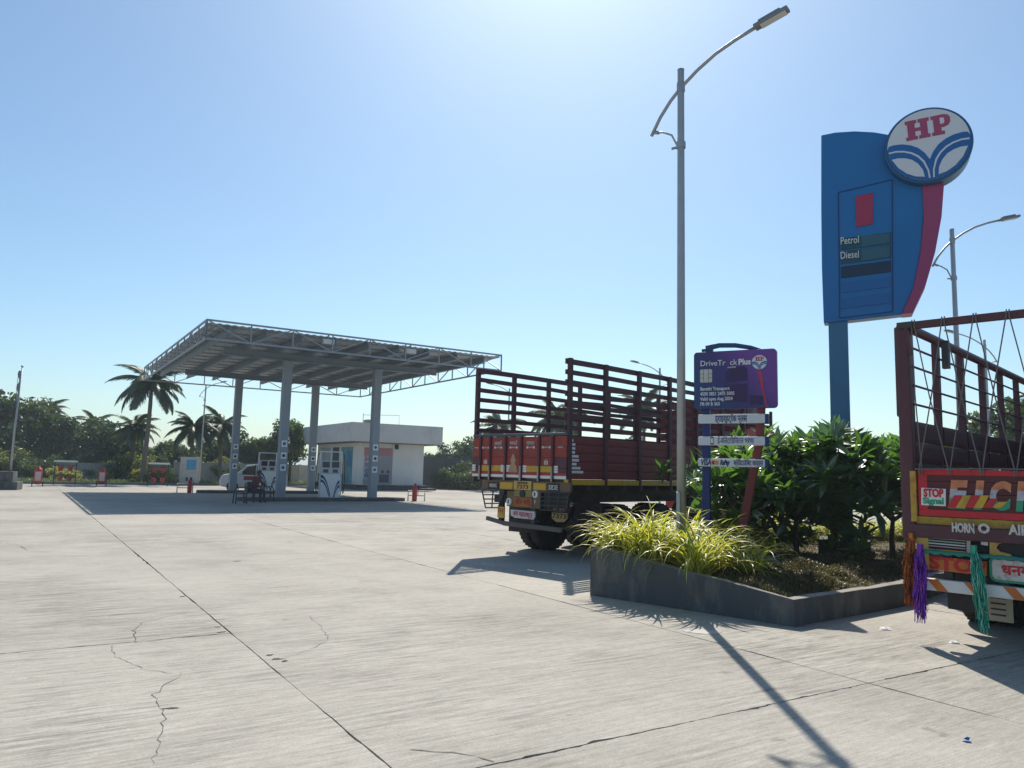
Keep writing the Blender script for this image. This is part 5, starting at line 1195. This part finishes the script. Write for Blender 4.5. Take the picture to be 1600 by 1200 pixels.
# white panel with blue notice beside the wall
g = at_depth(296, 745, 57); t = thing('notice_board', 'pale notice board with small blue picture by the wall', 'sign', (g.x, g.y, .1), .4); m = MB(); m.b2(-.7, .7, -.05, .05, 0, 2.0); p_ = m.obj('panel', MATS['pale_wall'], t, bev=.02); m = MB(); m.b2(-.25, .4, -.06, -.051, 1.05, 1.8); m.obj('blue_picture', M('notice_blue', (.05, .30, .50), .4, 0, .3, 3), p_); m = MB(); m.b2(-.25, -.1, -.06, -.051, .2, .5); m.b2(.05, .2, -.06, -.051, .2, .5); m.obj('vent', DARKST, p_)
# flagpole
g = gnd(10, 765); fp = thing('flagpole', 'tall slim flagpole with a furled flag on a grey stepped base', 'flagpole', (g.x, g.y, 0), .4)
m = MB(); m.b2(-1.3, .55, -.5, 1.0, 0, .42); m.b2(-1.2, .3, -.3, .8, .42, .95); m.obj('base', PLW, fp, bev=.02)
m = MB(); m.tube([(.1, 0, .4), (.1, 0, 3.2), (.16, 0, 6.5)], [.06, .05, .03], 10); m.lathe([(.01, 6.5), (.06, 6.55), (.06, 6.62), (.01, 6.68)], 10, 'z', (.16, 0, 0)); m.obj('pole', GALV, fp, True)
m = MB(); vs = []
for i in range(12):
    z = 6.35 - i * .15; wv = .12 + .05 * math.sin(i * 1.3); vs += [(.15 - wv, .02 * math.sin(i * 2), z), (.13, .03 * math.cos(i), z)]
m.add(vs, [(2 * i, 2 * i + 1, 2 * i + 3, 2 * i + 2) for i in range(11)]); m.obj('furled_flag', M('flag_cloth', (.25, .26, .30), .8), fp)
m = MB(); m.tube([(.02, -.02, 6.3), (-.02, -.02, 3.0), (.02, -.02, 1.2)], .012, 5); m.obj('halyard', BLACK, fp)

# ================================================================= TREES
def crown_mesh(seed, nl, rx, rz_, lobes, leaf_s, mats, squash=.6):
    r = np.random.default_rng(seed); C = []
    for i in range(lobes):
        d = r.normal(size=3); d /= np.linalg.norm(d); rad = r.uniform(.35, .85); c = d * rad * np.array([rx, rx, rz_]); c[2] = c[2] * .9; C.append((c, r.uniform(.22, .42) * rx))
    per = nl // lobes; P = []; 
    for c, lr in C:
        d = r.normal(size=(per, 3)); d /= np.linalg.norm(d, axis=1)[:, None]; rr_ = lr * (r.uniform(.35, 1.12, (per, 1))); P.append(c + d * rr_ * np.array([1, 1, .8]))
    P = np.concatenate(P); n = len(P)
    a = r.normal(size=(n, 3)); a /= np.linalg.norm(a, axis=1)[:, None]; b = r.normal(size=(n, 3)); b -= (b * a).sum(1)[:, None] * a; b /= np.linalg.norm(b, axis=1)[:, None]
    s = leaf_s * r.uniform(.5, 1.3, (n, 1)); v = np.stack([P - a * s, P + b * s * .5, P + a * s, P - b * s * .5], 1).reshape(-1, 3)
    me = bpy.data.meshes.new('crown'); me.from_pydata(v.tolist(), [], [(4 * i, 4 * i + 1, 4 * i + 2, 4 * i + 3) for i in range(n)])
    for mt in mats: me.materials.append(mt)
    mi = (r.random(n) < .3).astype(int) if len(mats) > 1 else np.zeros(n, int); me.polygons.foreach_set('material_index', mi); me.update(); return me, C
def tree_proto(seed, H, rx, rz_, nl, leaf_s, mats, name='broadleaf_tree'):
    t = bpy.data.objects.new(name, None); COL.objects.link(t); me, C = crown_mesh(seed, nl, rx, rz_, 18, leaf_s, mats); r = random.Random(seed)
    cz = H - rz_ * 1.05; m = MB(); m.tube([(0, 0, -.1), (.05, .03, cz * .5), (.0, .0, cz)], [.16, .12, .09], 8)
    for c, lr in C[:10]: m.tube([(0, 0, cz * r.uniform(.5, .9)), (c[0] * .5, c[1] * .5, cz + c[2] * .4), (c[0], c[1], cz + c[2])], [.07, .045, .02], 5)
    m.obj('trunk', TRUNK, t, True); link('crown', me, t, 0, (0, 0, cz)); return t
protos = [tree_proto(31, 6.4, 2.6, 2.4, 4200, .17, [L_DARK, L_MID]), tree_proto(32, 5.6, 2.4, 2.2, 3900, .16, [L_DARK, L_DARK]), tree_proto(33, 6.0, 2.2, 2.7, 3900, .15, [L_MID, L_DARK]), tree_proto(34, 5.2, 2.8, 2.1, 4200, .17, [L_DARK, L_MID])]
shrub_p = [tree_proto(41, 2.6, 1.5, 1.2, 2400, .10, [L_MID, L_YEL], 'garden_shrub'), tree_proto(42, 2.2, 1.6, 1.0, 2400, .10, [L_MID, L_MID], 'garden_shrub'), tree_proto(43, 1.3, .9, .6, 1500, .09, [L_YEL, L_YEL], 'garden_shrub')]
used = set()
def put(proto, px, Y, H0, H, rz, label, cat, group, wide=1.0):
    p = at_depth(px, 740, Y); s = H / H0
    if id(proto) not in used:
        used.add(id(proto)); o = proto; o.location = (p.x, p.y, .0); o.rotation_euler = (0, 0, rz); o.scale = (s * wide, s * wide, s)
    else: o = dup(proto, (p.x, p.y, 0), rz, (s * wide, s * wide, s))
    tag(o, label, cat, group); return o
def topH(px, ytop, Y): return at_depth(px, ytop, Y).z
PH = [6.4, 5.6, 6.0, 5.2]; TG_ = 'broadleaf trees behind the back boundary wall'
TL_ = 'dark broadleaf tree in the dense row behind the back boundary wall'
back = [(-45, 590, 60), (-5, 592, 60), (20, 598, 62), (46, 622, 64), (82, 655, 66), (108, 648, 64), (135, 650, 70), (160, 645, 66), (186, 662, 66), (215, 690, 70), (258, 678, 72), (285, 690, 70), (330, 680, 74), (362, 668, 72), (400, 672, 72), (425, 690, 76), (-90, 610, 62), (-140, 600, 64), (10, 640, 74), (62, 660, 76), (120, 665, 78), (175, 668, 78), (232, 690, 78), (272, 692, 76), (308, 690, 80), (345, 688, 80), (385, 684, 78), (60, 690, 62), (95, 692, 63), (128, 695, 63), (150, 692, 64), (245, 708, 67), (300, 705, 68), (330, 706, 70), (385, 700, 72)]
for i, (px, yt_, Y) in enumerate(back): put(protos[i % 4], px, Y, PH[i % 4], topH(px, yt_, Y), i * 1.7, (TL_ if px > 60 else 'tall dark tree in the row standing behind the flagpole') if px < 240 else 'dark broadleaf tree behind the pale wall and palms', 'tree', TG_, 1.0 if i % 3 else 1.15)
put(protos[2], 452, 66, 6.0, topH(452, 640, 66), .4, 'tall feathery tree just left of the white store building', 'tree', None, .85)
put(protos[0], 428, 68, 6.4, topH(428, 668, 68), 2.4, 'rounded tree seen between two canopy columns left of the store', 'tree', None, .8)
for i, (px, yt_, Y) in enumerate(((700, 688, 80), (722, 680, 84), (745, 676, 80), (676, 700, 86), (760, 690, 78))): put(protos[(i + 1) % 4], px, Y, PH[(i + 1) % 4], topH(px, yt_, Y), i * 2.2, 'broadleaf tree in the clump between the store and the red truck', 'tree', 'trees beside the dark compound wall')
for i in range(16):
    px = 790 + i * 42; put(protos[i % 4], px, 70 + (i * 7) % 16, PH[i % 4], topH(px, 672 + (i * 13) % 20, 75), i * 1.1, 'distant broadleaf tree behind the red slatted truck body', 'tree', 'distant trees behind the trucks', 1.2)
put(protos[0], 1606, 34, 6.4, topH(1606, 600, 34), 1.0, 'leafy tree beyond the roped truck seen through its side rods', 'tree', None)
for i, (px, yt_, Y) in enumerate(((1660, 590, 40), (1720, 600, 44), (1480, 680, 60), (1430, 690, 64), (1540, 672, 58))): put(protos[i % 4], px, Y, PH[i % 4], topH(px, yt_, Y), i, 'distant tree on the far side of the roped truck', 'tree', 'distant trees beyond the roped truck', 1.1)
SG = 'garden shrubs behind the kerb'
for i, (px, Y, H, pi_) in enumerate(((0, 56, 2.8, 0), (25, 58, 2.2, 1), (-30, 55, 2.6, 0), (40, 57, 2.0, 1), (205, 60, 2.7, 0), (190, 61, 2.3, 1), (222, 62, 2.5, 0), (172, 59, 1.5, 1), (340, 66, 2.0, 1), (355, 64, 2.2, 1), (118, 60, 1.6, 1), (72, 58, 2.0, 1), (60, 57.5, 1.7, 1), (140, 59.5, 1.3, 1), (232, 62, 2.2, 0), (245, 63, 1.6, 1), (265, 63, 1.5, 1), (315, 65, 1.7, 1), (-60, 54, 2.5, 1))):
    put(shrub_p[pi_], px, Y, (2.6, 2.2, 1.3)[pi_], H, i * 1.9, ('loose rounded garden shrub with yellowish leaves behind the back kerb', 'mid green rounded garden shrub behind the back kerb')[pi_], 'shrub', SG)
for i, (px, Y, H) in enumerate(((88, 56, 1.2), (100, 57, 1.0), (112, 56.5, 1.1), (165, 57, .9), (235, 57, 1.3), (222, 56.5, 1.2), (250, 57.5, 1.3), (264, 57, 1.0), (212, 57, 1.0), (345, 66, 2.4), (328, 67, 1.9))):
    put(shrub_p[2], px, Y, 1.3, H, i * 2.3, 'low yellow leaved ornamental shrub growing along the kerb', 'shrub', 'yellow shrubs along the kerb')
# bright upright leaf plant in the dark trees
for i, (px, Y, H) in enumerate(((700, 64, 1.8), (715, 65, 2.4), (735, 63, 2.0), (745, 66, 2.6))): put(shrub_p[1], px, Y, 2.2, H, i * 1.3, 'dark low shrub in front of the compound wall by the red truck', 'shrub', 'shrubs before the compound wall', 1.2)
# palms
def frond_mesh(seed, L):
    r = random.Random(seed); m = MB(); pts = []; p = Vector((0, 0, 0)); a = 0.0; n = 12
    for i in range(n + 1):
        pts.append(p.copy()); p = p + Vector((math.cos(a), 0, math.sin(a))) * (L / n); a -= .11 + .02 * i / n
    m.tube(pts, [.04 * (1 - .85 * i / n) for i in range(n + 1)], 5)
    for k_ in range(58):
        t = .10 + .9 * k_ / 57; i = min(n - 1, int(t * n)); f = t * n - i; b = pts[i].lerp(pts[i + 1], min(1, f)); d = (pts[i + 1] - pts[i]).normalized()
        ll = L * .24 * math.sin(PI * (.12 + .83 * t)) * r.uniform(.85, 1.15)
        for s in (-1, 1):
            dr = (d * .55 + Vector((0, s * .85, -.30 - r.uniform(0, .35)))).normalized(); e_ = b + dr * ll + Vector((0, 0, -ll * .25)); mid = b + dr * ll * .55; w_ = .045
            m.add([b - d * w_, b + d * w_, mid + d * w_, mid - d * w_, e_], [(0, 1, 2, 3), (3, 2, 4)])
    return m.mesh('frond', L_PALM)
FR = [frond_mesh(s, 2.9) for s in (1, 2, 3)]
def palm(px, ycr, Y, size, label, group='coconut palms', nf=20, seed=0, trunk=True):
    c = at_depth(px, ycr, Y); r = random.Random(seed); t = thing('palm_tree', label, 'palm', (c.x, c.y, 0), r.uniform(0, 6), group); h = c.z; m = MB(); off = r.uniform(-.3, .3)
    k_ = 14; m.tube([(off * math.sin(i / k_ * 2), 0, h * i / k_) for i in range(k_ + 1)], [(.19 - .07 * i / k_) * (1 + .05 * (i % 2)) * (size / 2.9) ** .3 for i in range(k_ + 1)], 9); m.obj('trunk', PTRUNK, t, True)
    tx = off * math.sin(2)
    for i in range(nf):
        o = link('frond', FR[i % 3], t, 0, (tx, 0, h)); e_ = (1.25 - 1.75 * (i / nf) ** .9) + r.uniform(-.15, .15); o.rotation_euler = (r.uniform(-.25, .25), -e_, i * 2.399 + r.uniform(-.2, .2)); s = size / 2.9 * r.uniform(.85, 1.1); o.scale = (s, s, s)
    m = MB()
    for i in range(5): m.lathe([(.01, -.13), (.09, -.06), (.1, .02), (.05, .1), (.01, .12)], 8, 'z', (tx + .18 * math.cos(i * 1.3), .18 * math.sin(i * 1.3), h - .22))
    m.obj('coconuts', M('coconut_green', (.10, .11, .03), .6), t, True); return t
palm(233, 598, 56, 3.1, 'tall coconut palm rising beside the left canopy corner', None, 24, 1)
palm(208, 668, 60, 2.3, 'short coconut palm at the foot of the tall palm', None, 20, 2)
palm(76, 640, 66, 2.1, 'small palm crown poking above the dark trees near the flagpole', None, 18, 3)
palm(305, 668, 60, 2.4, 'stocky palm beside the far street light under the canopy', None, 24, 4)
palm(350, 664, 62, 2.3, 'arching palm immediately left of the rear canopy column', None, 20, 5)
palm(150, 662, 72, 2.2, 'drooping palm half buried in the dark tree row', None, 16, 6)
palm(778, 668, 64, 2.6, 'palm seen through the left end of the empty truck slats', None, 18, 7); palm(872, 652, 60, 3.0, 'palm seen through the truck slats next to the taller side', None, 22, 8)
palm(1005, 640, 66, 3.0, 'palm behind the middle of the red truck side', None, 20, 9)
# litter on the concrete
for i, (px, py_, sx, sy, c) in enumerate(((1383, 984, .07, .05, 0), (1492, 1005, .07, .05, 0), (1095, 987, .20, .12, 2), (1511, 1159, .03, .014, 1))):
    g = gnd(px, py_); m = MB(); r = random.Random(i); pts_ = [(math.cos(a) * sx * r.uniform(.7, 1.1), math.sin(a) * sy * r.uniform(.7, 1.1)) for a in np.linspace(0, 2 * PI, 10)[:-1]]
    zt = .03 if c != 2 else .005; m.prism(pts_, .001, .004, 0, 'xy'); n0 = len(m.v)
    if c != 2: m.add([(x * .8, y * .8, zt * r.uniform(.3, 1)) for x, y in pts_] + [(0, 0, zt)], [(j, (j + 1) % 9, 9) for j in range(9)])
    o = m.obj('litter' if c != 2 else 'dried_patch', (WHITE2, BLUEB, M('pale_stain', (.5, .48, .44), .9))[c], None, loc=(g.x, g.y, 0))
    if c == 2: o.parent = fore
    else: tag(o, ('crumpled white paper scrap on the concrete before the planter corner', 'white paper scrap on the concrete in the roped truck shadow', '', 'tiny blue wrapper lying on open concrete')[i], 'litter')

# ================================================================= HAZE: thin volume added to imitate the lens's veiling glare
m = MB(); m.b2(-3100, 3100, -3100, 3100, -1.1, 12.0)
hm = bpy.data.materials.new('glare_haze'); hm.use_nodes = True; hn = hm.node_tree.nodes; hn.remove(hn['Principled BSDF'])
pv = hn.new('ShaderNodeVolumePrincipled'); pv.inputs['Color'].default_value = (.78, .90, 1.0, 1); pv.inputs['Density'].default_value = .0008; pv.inputs['Anisotropy'].default_value = .2
hm.node_tree.links.new(pv.outputs[0], hn['Material Output'].inputs['Volume'])
o = m.obj('haze', hm); tag(o, 'thin pale haze added over the whole forecourt to imitate lens glare', 'haze', kind='stuff')
